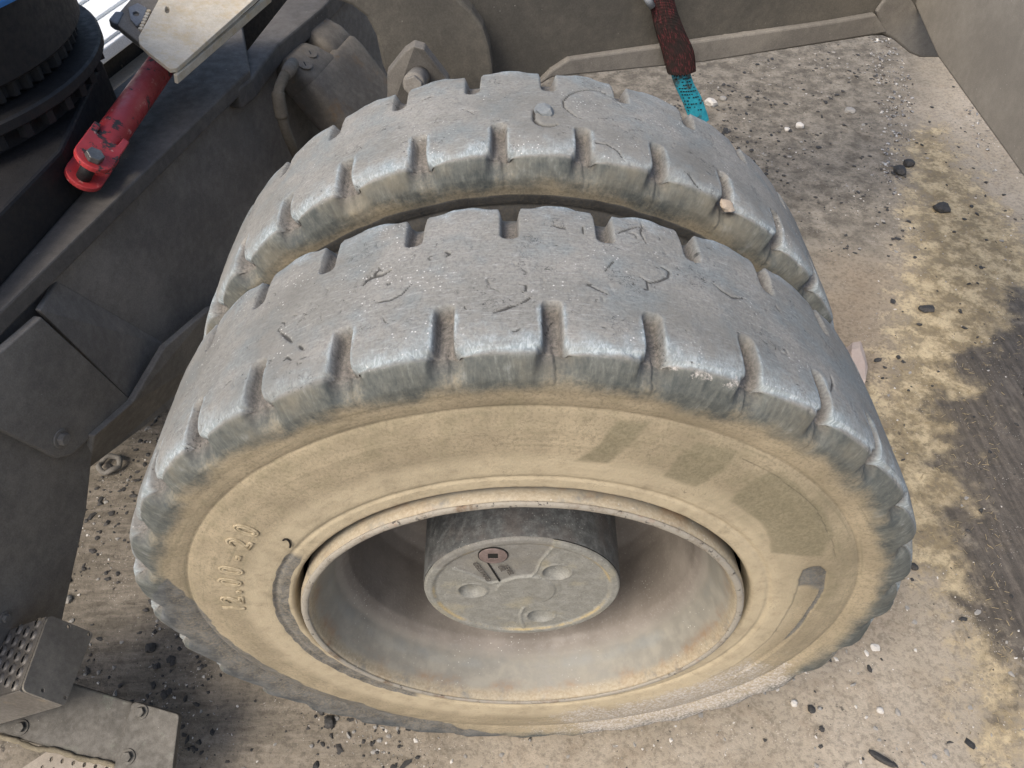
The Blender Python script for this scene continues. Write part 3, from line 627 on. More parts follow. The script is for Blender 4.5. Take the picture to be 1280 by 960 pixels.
hf = NT('greenish_hub_cover', .68, .38); q = hf.attr('ha'); lo, mid, fin = hf.noise(18, 5, .6), hf.noise(80, 6, .68), hf.noise(350, 4, .7)
c = hf.mix(hf.rng(mid, .36, .68), (.18,.176,.152), (.24,.234,.205)); c = hf.mix(hf.mth('MULTIPLY', hf.rng(lo, .5, .68), .6), c, (.29,.26,.18))
c = hf.mix(hf.mth('MULTIPLY', q[0], .75), c, hf.mix(hf.rng(mid, .35, .7), (.15,.142,.125), (.195,.186,.165)))
c = hf.mix(hf.mth('MULTIPLY', q[1], .28), c, (.32,.32,.28)); c = hf.mix(hf.mth('MULTIPLY', q[2], hf.rng(lo, .42, .6)), c, (.36,.28,.14))
c = hf.mix(hf.mth('MULTIPLY', hf.rng(fin, .55, .34), .35), c, (.07,.068,.06))
s2 = hf.mth('MULTIPLY', hf.rng(hf.voro(220).outputs['Distance'], .08, .2, 1, 0), hf.rng(hf.noise(22, 2, off=3.), .5, .62)); c = hf.mix(hf.mth('MULTIPLY', s2, .55), c, (.55,.54,.48))
hf.out(c, hf.rng(mid, .3, .7, .5, .82), hf.bump(hf.mth('ADD', fin, mid), .3, .0012))
hc = grid_mesh('hub_cover', P_, True, {'ha': am}); hc.flip_normals()
cover = child('hub_cover', hc, hf.m, outer)
# drain plug with a square socket, level line, lettering
pl = NT('purple_brown_plug', .7, .3); pl.out(pl.mix(pl.rng(pl.noise(80, 5, .7), .35, .65), (.115,.085,.075), (.19,.145,.13)), None, pl.bump(pl.noise(300, 3), .3, .001))
dk = NT('dark_socket', .9, .1); dk.out((.02,.019,.017))
hfr = Fr((0, .0418, ZW), (1,0,0), (0,0,1))    # faces -Y
pc = (-.042, .102)
sq = [np.array(pc)+np.array(p)*.0068 for p in [(-1.05,-1), (1.05,-1), (1.05,1), (-1.05,1)]]
plug = plate('drain_plug', hfr.off(.0012), circle2(pc, .0205, 40), .0022, pl.m, None, holes=[sq], bev=.0006, px=False)
sock = plate('plug_socket', hfr.off(-.0006), circle2(pc, .0125, 20), .002, dk.m, None, bev=0, px=False)
gap = plate('plug_gap_ring', hfr.off(.0003), circle2(pc, .0218, 40), .002, dk.m, None, bev=0, px=False)
lv = plate('level_line', hfr.off(.0009), [(-.0515,.083), (-.0500,.0835), (-.0325,.0275), (-.0345,.0265)], .0015, dk.m, None, bev=0, px=False)
V, Fc = [], []
def hub_text(s, x0, z0, ang, h, sp):
    global V, Fc
    v, f = text_outline(s, h, .95*sp, .0002, True, .0004); b = len(V); ca_, sa_ = math.cos(ang), math.sin(ang)
    for x, yv, zv in v: V.append((x0+x*ca_-yv*sa_, .0405-zv, ZW+z0+x*sa_+yv*ca_))
    Fc += [tuple(i+b for i in q_) for q_ in f]
hub_text('OELSTAND', -.0625, .0555, R(-70), .0078, 1.1); hub_text('OIL', -.0335, .0655, R(-70), .0078, 1.1); hub_text('LEVEL', -.0235, .0605, R(-70), .0078, 1.1)
dl = NT('dim_moulded_letters', .8, .2); dl.out((.075,.068,.06)); let = link('level_lettering', mesh('level_lettering', V, Fc, False), dl.m)
for o in (plug, sock, gap, lv, let): o.parent = cover
child('rim', revolve('rim', [(.32,Y2+.03), (.28,Y2+.04), (.26,Y2+.06), (.26,Y2+.2), (.05,Y2+.2)], 64), RIM, inner)

# ------------------------------------------------------------------ chassis of the machine
DK = dusty('dark_dusty_frame_paint', (.15,.137,.12), (.265,.242,.208), .8, 5, .78, .3, specks=.25)
DK2 = dusty('dark_frame_paint_dustier', (.15,.138,.12), (.26,.238,.202), .8, 5, .78, .3, specks=.35)
BRN = dusty('brown_grey_frame_paint', (.08,.074,.062), (.145,.13,.105), .8, 4, .75, .3, specks=.4)
RGT = dusty('pale_brown_grey_plate_paint', (.22,.20,.168), (.33,.302,.255), .8, 5, .6, .4, specks=.8)
BLK = dusty('black_greasy_steel_and_shade', (.010,.010,.011), (.030,.027,.025), .5, 8, .6, .3, specks=.05)  # greasy steel, and also the painted black of shaded gaps
D = nrm((.2509,.968,0)); N = np.array([D[1], -D[0], 0.])
A0 = np.array([-.839,.411,.8])
Wp = Fr(A0, D, (0,0,1))
ch = thing('machine_frame', 'dark dusty steel undercarriage frame of the machine behind and left of the wheels', 'machine frame', (-1.1,1.0,.3))
def C_(o): o.parent = ch; o.matrix_parent_inverse = Matrix.Translation(-Vector(ch.location)); return o
top = Fr((0,0,.8), (1,0,0), (0,1,0))
tp = lambda L: [top.px(*p) for p in L]
e = tp([(-200,584), (0,390), (300,98), (312,88), (300,20), (300,-40), (205,60), (120,130), (0,262), (-200,450)])
TOPM = dusty('worn_grey_frame_top', (.075,.068,.06), (.14,.127,.11), .8, 5, .7, .35, specks=.5)
C_(plate('top_plate', top, e, .034, TOPM, bev=.004, px=False))
# set-back rib that carries on beyond the corner of the top plate
t2 = Fr((0,0,.785), (1,0,0), (0,1,0)); e2 = [t2.px(*p) for p in [(296,112), (314,98), (347,55), (402,10), (470,-60)]]
C_(plate('top_rib', t2, e2+[e2[-1]-N[:2]*.16, e2[0]-N[:2]*.05], .05, TOPM, bev=.006, px=False))
C_(plate('web_plate', Wp.off(-.035), [(-240,640), (0,480), (212,436), (268,380), (330,330), (450,190), (500,60), (440,-60), (0,380), (-240,590)], .02, DK, bev=.003, vmax=-.034))
C_(plate('recess_shade_sheet', Wp.off(-.30), [(300,300), (560,300), (560,-120), (300,-120)], .02, BLK, bev=0))  # black sheet closing the frame hole, its colour standing in for shade
# sloping step between the web and the bolted cover plate
def quadplate(name, pts, th, nn, mat):
    V = [np.array(p) for p in pts]; V += [v-np.array(nn)*th for v in V]; k = len(pts)
    Fc = [tuple(range(k)), tuple(range(k, 2*k))[::-1]]+[(i, k+i, k+(i+1) % k, (i+1) % k) for i in range(k)]
    bm = bmesh.new(); vs = [bm.verts.new(v) for v in V]
    for f in Fc: bm.faces.new([vs[i] for i in f])
    bmesh.ops.recalc_face_normals(bm, faces=list(bm.faces)); me = bpy.data.meshes.new(name); bm.to_mesh(me); bm.free()
    return bevel(link(name, me, mat), .003)
def W_(x, y, o): f = Wp.off(o); return f.w(*f.px(x, y))
C_(quadplate('bent_panel', [W_(50,388,.010), W_(165,502,.012), W_(209,431,-.033), W_(72,352,-.033)], .012, N, DK))
C_(plate('cover_plate', Wp.off(.016), [(-160,480), (0,537), (72,573), (90,569), (165,501), (52,396), (-60,420), (-240,600)], .016, DK2, bev=.003, vmax=-.036))
C_(bolt(Wp.off(.016), 76, 548, .0125, DK2, None))
C_(quadplate('bottom_flange', [W_(112,585,-.02), W_(235,492,-.02), W_(300,425,-.02), W_(320,360,.03), W_(262,386,.03), W_(207,433,.03), W_(166,502,.03), W_(118,545,.03)][::-1], .015, N, DK2))
C_(plate('side_panel', Wp.off(.002), [(-260,480), (-20,520), (75,565), (108,546), (117,556), (108,640), (84,752), (66,830), (-260,1000)], .012, DK2, bev=.003))
C_(bolt(Wp.off(.002), 5, 772, .008, DK2, None))
# rounded bearing plate and the cross member behind the inner wheel
Bp = Fr((0,1.28,0), (1,0,0), (0,0,1))
C_(plate('bearing_plate', Bp, [(490,110), (478,82), (470,45), (458,22), (440,8), (424,2), (398,2), (380,-60), (540,-50), (566,-8), (590,14), (604,34), (612,58), (616,85), (616,140), (600,200), (495,200)], .05, BRN, bev=.008))
PB = [on(690,97,(0,0,.70),(0,0,1)), on(1100,45,(0,0,.70),(0,0,1))]; U = nrm(PB[1]-PB[0])
Xp = Fr(PB[0], U, (0,0,1))
C_(plate('cross_member', Xp, [(560,-120), (1210,-120), (1205,-30), (1181,72), (1150,72), (1138,66), (1128,58), (1117,49), (1104,45), (1090,45), (880,78), (690,97), (672,108), (640,150), (560,150)], .03, BRN, bev=.004, r=0))
C_(plate('cross_member_lip', Xp.off(.022), [(668,110), (690,97), (880,78), (1092,44), (1110,41), (1095,18), (1040,28), (827,58), (712,74), (690,88)], .0215, DK2, bev=.005))
C_(plate('corner_foot', Xp.off(.012), [(1117,49), (1128,58), (1138,67), (1150,72), (1182,72), (1165,40), (1140,0), (1120,-20), (1095,15), (1104,43)], .0115, DK2, bev=.006))
Rp = Fr((1.10,1.0,.7), (0,-1,0), (0,0,1))
rp_ = plate('side_plate', Rp, [(1128,-20), (1140,0), (1172,72), (1281,226), (1420,420), (1900,260), (1500,-300), (1080,-110)], .03, RGT, bev=.006); C_(rp_)
for L_, r_ in (([W_(212,434,-.030), W_(240,408,-.030), W_(268,383,-.030), W_(300,355,-.030)], .006), ([on(x, y, Xp.o+Xp.n*.003, Xp.n) for x, y in ((700,86), (760,72), (827,59), (930,43), (1040,29))], .007)):
    sp_ = spline(L_, 14); C_(tube('weld_bead', sp_, [r_*(1+.25*math.sin(i*2.3)) for i in range(len(sp_))], DK2, None, 8))
# pin boss with a big bolt head
C_(quadplate('pin_gusset', [ony(484,92,1.16), ony(505,66,1.14), ony(517,58,1.13), ony(530,62,1.13), ony(560,100,1.16), ony(570,150,1.16), ony(484,150,1.16)], .035, (0,-1,0), DK2))
bf = Fr(ony(517,105,1.03), nrm((1,0,0)), nrm((0,.35,1)))
pin = tube('pin', [bf.w(0,0,-.14), bf.w(0,0,-.005), bf.w(0,0,0)], [.0235,.0235,.021], DK2, None, 24); C_(pin)
pb = bolt(bf, 0, -.002, .021, DK2, None, h=.018, px=False, washer=False); pb.parent = pin

# ------------------------------------------------------------------ axle-lock cylinder housing poking out of the frame, with its hose
AX = nrm(N*.6+np.array([0,0,-.8])); BX = nrm(N*.8+np.array([0,0,.6]))
P0 = W_(383,96,.06); al = thing('axle_cylinder', 'dusty brown cast cylinder housing with plugs on its head, beside the inner tyre', 'hydraulic cylinder', tuple(P0+AX*.2))
def AL(o): o.parent = al; o.matrix_parent_inverse = Matrix.Translation(-Vector(al.location)); return o
CST = dusty('brown_cast_housing', (.10,.088,.072), (.18,.156,.122), .9, 7, .72, .35, specks=.2, stain=(.13,.085,.045))
def loft(name, rings, mat):
    V = [p for r_ in rings for p in r_]; k = len(rings[0]); Fc = [tuple(range(k))[::-1], tuple(range(len(V)-k, len(V)))]
    for i in range(len(rings)-1):
        for j in range(k): Fc.append((i*k+j, i*k+(j+1) % k, (i+1)*k+(j+1) % k, (i+1)*k+j))
    bm = bmesh.new(); vs = [bm.verts.new(v) for v in V]
    for f in Fc: bm.faces.new([vs[i] for i in f])
    bmesh.ops.recalc_face_normals(bm, faces=list(bm.faces)); me = bpy.data.meshes.new(name); bm.to_mesh(me); bm.free(); me.shade_smooth()
    return link(name, me, mat)
LW, LT = .31, .10
def ring_(a, x0, x1, b0, b1, rr):
    q = rounded([(x0,b0), (x1,b0), (x1,b1), (x0,b1)], rr, 6); return [P0+AX*a+D*x+BX*b for x, b in q]
AL(loft('housing', [ring_(.018,.03,LW-.03,-LT+.015,-.03,.02), ring_(.004,.012,LW-.012,-LT+.006,-.014,.028), ring_(.022,.003,LW-.003,-LT,-.003,.032), ring_(.05,0,LW,-LT,0,.032), ring_(.30,.005,LW-.005,-LT,0,.032), ring_(.60,.01,LW-.01,-LT,0,.032)], CST))
AL(loft('head', [ring_(-.062,.035,LW*.44,-LT+.01,-.045,.02), ring_(-.052,.022,LW*.47,-LT+.004,-.030,.025), ring_(-.028,.012,LW*.51,-LT,-.016,.03), ring_(.012,.002,LW*.55,-LT,-.004,.03), ring_(.04,.02,LW*.6,-LT,-.006,.03)], CST))
AL(loft('port_boss', [ring_(-.075,LW*.62,LW-.03,-LT+.01,-.045,.02), ring_(-.062,LW*.58,LW-.02,-LT+.004,-.03,.025), ring_(-.02,LW*.56,LW-.006,-LT,-.014,.03), ring_(.05,LW*.52,LW-.004,-LT,-.004,.03)], CST))
AL(loft('side_rib', [[P0+AX*a+D*(LW-.001+x)+BX*b for x, b in rounded([(-.01,-.085), (.014,-.08), (.014,-.025), (-.01,-.02)], .01, 4)] for a in (.06,.075,.27,.29)], CST))
hfr2 = Fr(P0+AX*-.030+BX*-.022, D, -AX*.85+BX*-.5)
for x, z, rr in ((.045,-.012,.020), (.10,-.002,.019)):
    p_ = prism('plug', hfr2.off(.0015), circle2((x, z), rr, 24), .0035, CST, None, bev=.001)
    AL(p_)
    s_ = prism('plug_slot', hfr2.off(.0042), [np.array((x, z))+np.array([q_[0]*.7-q_[1]*.7, q_[0]*.7+q_[1]*.7])*rr*.4 for q_ in ((-1,-.22), (1,-.22), (1,.22), (-1,.22))], .001, BLK, None, bev=0); s_.parent = p_
hfr3 = Fr(P0+AX*-.01+BX*-.08+D*(LW-.012), BX, -AX*.8+D*0); p_ = prism('plug', hfr3, circle2((0,.0), .024, 24), .008, CST, None, bev=.002); AL(p_)
hp = [W_(361,88,.045), W_(354,98,.05), W_(348,116,.055), W_(351,140,.06), W_(357,162,.06), W_(366,184,.055), W_(376,204,.05), W_(390,225,.04)]
HOSE = dusty('dusty_rubber_hose', (.11,.095,.072), (.20,.175,.135), .8, 14, .85, .2, specks=.1)
hs = tube('hose', spline(hp, 7), .0125, HOSE, None, 14); AL(hs)
fe = tube('ferrule', spline(hp, 7)[14:24], [.0155]*10, HOSE, None, 14); fe.parent = hs
AL(tube('hose_fitting', [W_(366,80,.02), W_(361,88,.045), W_(357,94,.05)], [.016,.017,.014], CST, None, 10))

# ------------------------------------------------------------------ red ram lying on the frame
RED = NT('chipped_red_paint', .55, .35); fin = RED.noise(120, 5, .7); mid = RED.noise(22, 6, .7)
rc = RED.mix(RED.rng(RED.noise(9, 4), .35, .7), (.29,.022,.026), (.37,.045,.045))
rc = RED.mix(RED.rng(mid, .555, .60), rc, (.035,.028,.027)); rc = RED.mix(RED.mth('MULTIPLY', RED.rng(fin, .6, .7), .4), rc, (.10,.03,.028))
rc = RED.mix(RED.mth('MULTIPLY', RED.rng(RED.noise(60, 3, off=3.), .62, .7), .5), rc, (.6,.35,.3))
RED.out(rc, RED.rng(mid, .4, .65, .35, .7), RED.bump(RED.mth('SUBTRACT', fin, RED.rng(mid, .585, .63)), .3, .0015))
rr_ = thing('red_ram', 'chipped red hydraulic ram with a forked end and hex bolt lying on the dark frame', 'hydraulic ram', tuple(onz(105,200,.86)))
def RR_(o): o.parent = rr_; o.matrix_parent_inverse = Matrix.Translation(-Vector(rr_.location)); return o
p1, p2 = onz(129,184,.865), onz(228,44,.865); ax = nrm(p2-p1)
CN = nrm(np.array([.62,-.30,.72])-ax*np.dot([.62,-.30,.72], ax))   # the fork's plates face up and to the right
SD = np.cross(CN, ax)
pc_ = onz(129,184,.865)
RR_(tube('barrel', [p1-ax*.015, p1+ax*.0, p1+ax*.42], [.025,.0285,.0285], RED.m, None, 40))
cf = Fr(pc_, SD, ax)     # n = SD x ax
if cf.n @ (CAM-pc_) < 0: cf = Fr(pc_, -SD, ax)
for nm, d0 in (('fork_plate', .030), ('fork_plate', -.022)):
    f_ = cf.off(d0); hw = .033; L0 = -.098
    arc = [(hw*math.cos(t), L0+.030+hw*math.sin(t)*.95) for t in np.linspace(math.pi, 2*math.pi, 15)]
    pts = arc+[(hw,.018), (hw-.012,.020), (hw-.014,-.008), (-hw+.014,-.008), (-hw+.012,.020), (-hw,.018)]
    RR_(plate(nm, f_, pts, .011, RED.m, None, bev=.002, px=False))
STL = dusty('oily_bolt_steel', (.10,.10,.098), (.20,.2,.19), .6, 20, .38, .5, .5, specks=.2)
pn = tube('clevis_pin', [cf.w(0,-.075,-.035), cf.w(0,-.075,.030)], .013, BLK, None, 18); RR_(pn)
b_ = bolt(cf.off(.030), 0, -.075, .0165, STL, None, h=.013, px=False, washer=False); b_.parent = pn

# ------------------------------------------------------------------ slewing ring and blue upper body
SC = np.array([-1.215, .935]); 
def ringmesh(name, prof, n=160, teeth=0):
    th = np.linspace(0, 2*np.pi, n, endpoint=False); prof = np.array(prof); Pq = np.zeros((n, len(prof), 3)); rr = prof[None,:,0]*np.ones((n,1))
    if teeth: rr = rr+.006*np.sign(np.sin(th*teeth))[:,None]*(prof[None,:,0] > prof[:,0].max()-.012)
    Pq[...,0] = SC[0]+rr*np.cos(th)[:,None]; Pq[...,1] = SC[1]+rr*np.sin(th)[:,None]; Pq[...,2] = prof[None,:,1]; return grid_mesh(name, Pq, True)
slw = thing('slewing_ring', 'black greasy slewing ring with a row of bolt heads under the blue upper body', 'slewing ring', (SC[0],SC[1],.8))
def SL(o): o.parent = slw; o.matrix_parent_inverse = Matrix.Translation(-Vector(slw.location)); return o
def flatr(me): me.shade_flat(); return me
SL(link('base_drum', flatr(ringmesh('base_drum', [(.2,.94), (.345,.94), (.350,.935), (.350,.80), (.350,.30)])), BLK))
SL(link('gear_ring', flatr(ringmesh('gear_ring', [(.2,1.000), (.345,1.000), (.348,.997), (.348,.972), (.342,.968), (.2,.968)], 288, 72)), BLK))
SL(link('outer_race', flatr(ringmesh('outer_race', [(.2,1.15), (.366,1.15), (.372,1.145), (.372,1.008), (.366,1.002), (.2,1.002)])), BLK))
bm0 = None
for k in range(22):
    a = R(-100+k*8); c0 = np.array([SC[0]+.372*math.cos(a), SC[1]+.372*math.sin(a), .915]); 
    if bm0 is None:
        f_ = Fr((0,0,0), (1,0,0), (0,1,0)); V = [f_.w(*p, z) for z in (0,.026) for p in hexa((0,0), .0135)]
        bm0 = mesh('bolt', V, [tuple(range(6))[::-1], tuple(range(6,12))]+[(i, (i+1) % 6, 6+(i+1) % 6, 6+i) for i in range(6)], False); bm0.materials.append(BLK)
    o = link('bolt', bm0); o.location = c0; SL(o); o.matrix_parent_inverse = Matrix.Translation(-Vector(slw.location))
SL(link('bolt_flange', flatr(ringmesh('bolt_flange', [(.2,.965), (.390,.965), (.394,.961), (.394,.945), (.390,.941), (.2,.941)])), BLK))
SL(plate('pedestal', Fr((0,0,.895), (1,0,0), (0,1,0)), [(128,76), (76,188), (-8,272), (-160,430), (-420,380), (-220,40), (60,30)], .094, BLK, None, bev=.006))
BLU = dusty('bright_blue_body_paint', (.012,.16,.50), (.05,.21,.5), .5, 5, .4, .5, specks=.1)
ub = thing('upper_body', 'bright blue upper body of the machine above the slewing ring, only its corner in view', 'machine body', (-1.3,1.5,1.2))
f_ = Fr((0,0,1.165), (1,0,0), (0,1,0))
q0 = f_.px(70,-20); q1 = f_.px(-45,37)
uh = plate('body_shell', Fr((0,0,1.45), (1,0,0), (0,1,0)), [q0, q0+D[:2]*.25-N[:2]*1.5, q1-N[:2]*1.5, q1], .285, BLU, None, bev=.01, px=False)
uh.parent = ub; uh.matrix_parent_inverse = Matrix.Translation(-Vector(ub.location))

# ------------------------------------------------------------------ arm with a galvanised fitting, and the dusty plate in front of it
ab = thing('bracket_arm', 'dark flat bracket arm with a grey end block beyond the top of the red ram', 'bracket', tuple(onz(180,60,.95)))
def AB(o): o.parent = ab; o.matrix_parent_inverse = Matrix.Translation(-Vector(ab.location)); return o
af = Fr(onz(180,60,.90), nrm(N*.8-D*.1+np.array([0,0,-.4])), D+np.array([0,0,.35]))
AB(plate('arm', af, [(141,24), (150,34), (220,90), (236,76), (260,60), (262,-20), (176,-20), (165,-4)], .02, DK2, bev=.003))
GAL = dusty('galvanised_fitting', (.16,.175,.19), (.27,.28,.29), .7, 20, .5, .5, .2, specks=.3)
c0 = af.off(.006)
AB(plate('fitting', c0, [(160,9), (172,3), (184,10), (178,26), (171,33), (163,24)], .006, GAL, bev=.002, holes=[circle2(c0.px(170,17), .006, 12)]))
AB(plate('end_block', af.off(.004), [(135,24), (144,13), (155,14), (147,30), (141,28)], .024, GAL, bev=.004))
PAL = dusty('pale_sand_caked_plate', (.52,.46,.36), (.70,.63,.50), .9, 16, .85, .2, specks=.7, bump=.5, stain=(.45,.34,.19), st=(.42,.7))
pt = thing('dusty_step_plate', 'pale sand-caked steel plate with cut corners jutting over the dark frame', 'plate', tuple(onz(240,50,.93)))
pf = Fr(onz(240,50,.94), nrm(N*.95+np.array([0,0,-.22])), D*.97+np.array([0,0,.10]))
if pf.n @ (CAM-pf.o) < 0: pf = Fr(pf.o, -pf.u, pf.v)
hpx = [pf.px(209+3*math.cos(t), 12+4.5*math.sin(t)) for t in np.linspace(0, 6.28, 12, endpoint=False)]
o = plate('plate_face', pf, [(173,46), (174,54), (183,63), (212,86), (221,85), (320,-2), (350,-30), (215,-30), (200,-4), (186,22)], .01, PAL, None, holes=[hpx], bev=.002)
o.parent = pt; o.matrix_parent_inverse = Matrix.Translation(-Vector(pt.location))
o = plate('plate_flange', Fr(pf.w(*pf.px(217,85))-pf.n*.011, nrm(D), -pf.n), [(-.005,0), (.42,0), (.42,.02), (-.005,.02)], .008, PAL, None, bev=.002, px=False); o.parent = pt; o.matrix_parent_inverse = Matrix.Translation(-Vector(pt.location))
V, Fc = [], []
for k in range(6):
    a_ = pf.px(183-k*1.2+6, 16+k*3.4)
wm_ = [pf.off(-.012).px(186,14), pf.off(-.012).px(176,36)]
for k in range(7):
    q = wm_[0]+(wm_[1]-wm_[0])*k/6; o = prism('thread_turn', pf.off(-.016), circle2(q, .0048, 10), .006, PAL, None, bev=.001); o.parent = pt; o.matrix_parent_inverse = Matrix.Translation(-Vector(pt.location))

# ------------------------------------------------------------------ far yard: white ribbed container and timber baulk, beyond the frame
WHT = dusty('white_sheet_paint', (.78,.79,.77), (.62,.63,.60), .4, 3, .6, .4, specks=.1)
cn = thing('white_container', 'white ribbed steel skip with its long side along the frame, beyond the frame', 'container', tuple(onz(120,70,.3)))
cf_ = Fr(onz(113,69,.30), D, nrm(-N))      # top face, n up
if cf_.n[2] < 0: cf_ = Fr(cf_.o, D, N)
def CN_(o): o.parent = cn; o.matrix_parent_inverse = Matrix.Translation(-Vector(cn.location)); return o
s_ = 1 if (np.array(cf_.v)@(-N)) > 0 else -1
CN_(plate('lid', cf_.off(-.01), [(-1.5,0), (2.6,0), (2.6,s_*1.5), (-1.5,s_*1.5)], .05, WHT, bev=.006, px=False))
CN_(plate('lid_shadow_box', cf_.off(-.061), [(-1.45,s_*.10), (2.5,s_*.10), (2.5,s_*1.45), (-1.45,s_*1.45)], .24, BLK, bev=.01, px=False))  # inset box coloured black as the shadow beneath the lid
for k in range(9): CN_(plate('rib', cf_.off(.004), [(-1.5,s_*(.02+.16*k)), (2.6,s_*(.02+.16*k)), (2.6,s_*(.15+.16*k)), (-1.5,s_*(.15+.16*k))], .014, WHT, bev=.004, px=False))
CONC = dusty('weathered_timber', (.27,.24,.195), (.40,.36,.30), .8, 9, .9, .2, specks=.3)
kf = Fr(onz(118,92,.12), D, -N)
if kf.n[2] < 0: kf = Fr(kf.o, D, N)
s2_ = 1 if (kf.v@(-N)) > 0 else -1
kb = plate('timber_baulk', kf, [(-1.2,0), (2.4,0), (2.4,-s2_*.155), (-1.2,-s2_*.155)], .12, CONC, None, bev=.006, px=False)
tag(kb, 'weathered grey timber baulk on the ground between white skip and red ram', 'timber')
fx = kf.off(.01); rod = tube('rusty_rod', [onz(146,64,.13), onz(152,83,.13)], .006, HOSE, None, 8); tag(rod, 'thin rusty rod lying across the grey timber baulk', 'rod')

# ------------------------------------------------------------------ perforated access steps, lower left
STP = dusty('worn_step_aluminium', (.16,.145,.125), (.26,.24,.21), .9, 14, .5, .4, .35, specks=.4, stain=(.30,.25,.17))
STE = dusty('grey_brown_step_plate', (.15,.135,.112), (.27,.245,.2), .9, 10, .6, .4, .2, specks=.35)
st = thing('access_step', 'perforated grey access step with a rounded end plate drilled with four holes', 'step', tuple(onz(65,800,.35)), 'access steps')
def ST(o, p=None): o.parent = p or st; o.matrix_parent_inverse = Matrix.Translation(-Vector(st.location)); return o
sn = np.array([math.cos(R(30)), 0, math.sin(R(30))]); so_ = onz(65,800,.35)
sf = Fr(so_, (0,1,0), np.cross(sn, (0,1,0)))
cor = [sf.px(*p) for p in [(61,768), (117,791), (81,883), (27,863)]]
hol = [[sf.px(cx+2.1*math.cos(t), cy+2.6*math.sin(t)) for t in np.linspace(0, 6.28, 12, endpoint=False)] for cx, cy in [(86,783), (111.5,792.5), (53.5,863), (81.5,872)]]
ST(plate('end_plate', sf, rounded(cor, [.012,.008,.008,.012], 6), .005, STE, holes=hol, bev=.001, px=False))
T0, T3 = sf.off(-.006).w(*cor[0]), sf.off(-.006).w(*cor[3]); T2 = sf.off(-.006).w(*cor[2])
Lx = -sn*.45
tdir = nrm(T3-T0); tn = nrm(np.cross(tdir, -Lx)); 
if tn @ (CAM-T0) < 0: tn = -tn
tf = Fr(T0, nrm(Lx), tdir)
if tf.n @ (CAM-T0) < 0: tf = Fr(T0, nrm(Lx), -tdir)
wl_ = np.linalg.norm(T3-T0); sg = 1 if tf.v @ tdir > 0 else -1
holes = []; bumps = []
for i in range(16):
    for j in range(6):
        x = .018+i*.026; yv = .010+j*.0215+(.0107 if i % 2 else 0)
        if yv > wl_-.008: continue
        holes.append([np.array([x+.0035*math.cos(t), sg*(yv+.0062*math.sin(t))]) for t in np.linspace(0, 6.28, 8, endpoint=False)]); bumps.append((x, sg*yv))
tread_p = plate('tread', tf, [(0,sg*.003), (.45,sg*.003), (.45,sg*(wl_-.003)), (0,sg*(wl_-.003))], .003, STP, None, holes=holes, bev=0, px=False); ST(tread_p)
V, Fc = [], []
for (x, yv) in bumps:
    for kx in range(5):
        pass
    b = len(V); k = 8
    for ring, (rx, ry, h) in enumerate([(.0085,.0105,0), (.0062,.0088,.0028), (.0040,.0066,.0034)]):
        for t in np.linspace(0, 6.28, k, endpoint=False): V.append(tf.w(x+rx*math.cos(t), yv+ry*math.sin(t), h))
    for r2 in range(2):
        for j in range(k): Fc.append((b+r2*k+j, b+r2*k+(j+1) % k, b+(r2+1)*k+(j+1) % k, b+(r2+1)*k+j))
o = ST(link('raised_collars', mesh('raised_collars', V, Fc), STP)); o['kind'] = 'stuff'
ff = T2-T3
o = ST(quadplate('front_skirt', [T3, T3+Lx, T3+Lx+ff*.97, T3+ff*.97], .003, np.cross(nrm(Lx), nrm(ff)), PAL if False else STP))
# bracket bolted below the step, and a second step under it
br = thing('step_bracket', 'dusty flat steel bracket with hex bolts between the two access steps', 'bracket', tuple(onz(120,910,.14)))
def BR(o, p=None): o.parent = p or br; o.matrix_parent_inverse = Matrix.Translation(-Vector(br.location)); return o
b0 = Fr(onz(120,910,.15), nrm((.95,-.25,-.1)), (.2,.9,.35))
BRM = dusty('dusty_bracket_steel', (.075,.068,.055), (.135,.122,.10), .9, 9, .65, .35, specks=.45, stain=(.14,.15,.115))
BR(plate('base_plate', b0, [(-90,890), (-60,850), (60,845), (97,857), (166,878), (150,962), (60,936), (0,919)], .012, BRM, bev=.003))
b1 = b0.off(.018); cpl = [b1.px(*p) for p in [(165,876), (224,893), (212,990), (138,975)]]
BR(plate('end_plate', b1, rounded(cpl, [.012,.006,.006,.012], 5), .016, BRM, bev=.0018, px=False))
for x, y, f_ in ((176,890,b1), (160,946,b1), (27,909,b0)): BR(bolt(f_, x, y, .0095, BRM, None))
SND = dusty('caked_sand', (.17,.145,.10), (.28,.24,.17), .8, 20, .95, .1, specks=.2, bump=.8)
sp_ = [b0.off(.004).w(*b0.off(.004).px(x, y)) for x, y in [(-6,920), (20,926), (45,936), (70,938), (100,948), (125,952), (146,958)]]
o = tag(tube('sand_ridge', spline(sp_, 4), [.003+.003*abs(math.sin(i*1.9)) for i in range(25)], SND, None, 7), 'ridge of caked yellow sand along the lower edge of the dusty step bracket', 'caked sand')
s2 = thing('access_step', 'perforated dust-coated access step below the flat bracket, cut off by the bottom edge', 'step', tuple(onz(60,960,.08)), 'access steps')
def S2(o): o.parent = s2; o.matrix_parent_inverse = Matrix.Translation(-Vector(s2.location)); return o
lf = Fr(onz(62,936,.11), nrm((1,-.16,0)), (.1,1,.25)); pp = [lf.px(*p) for p in [(10,972), (62,937), (80,936), (150,958), (230,1010), (100,1060)]]
hl = []; bs = []
for i in range(-14, 16):
    for j in range(-12, 4):
        c_ = np.array([i*.022+(.011 if j % 2 else 0), j*.016]); d_ = in_poly(np.array([c_[0]]), np.array([c_[1]]), pp)[0]
        if d_ > .009: hl.append([c_+np.array([.0034*math.cos(t), .0046*math.sin(t)]) for t in np.linspace(0, 6.28, 8, endpoint=False)])
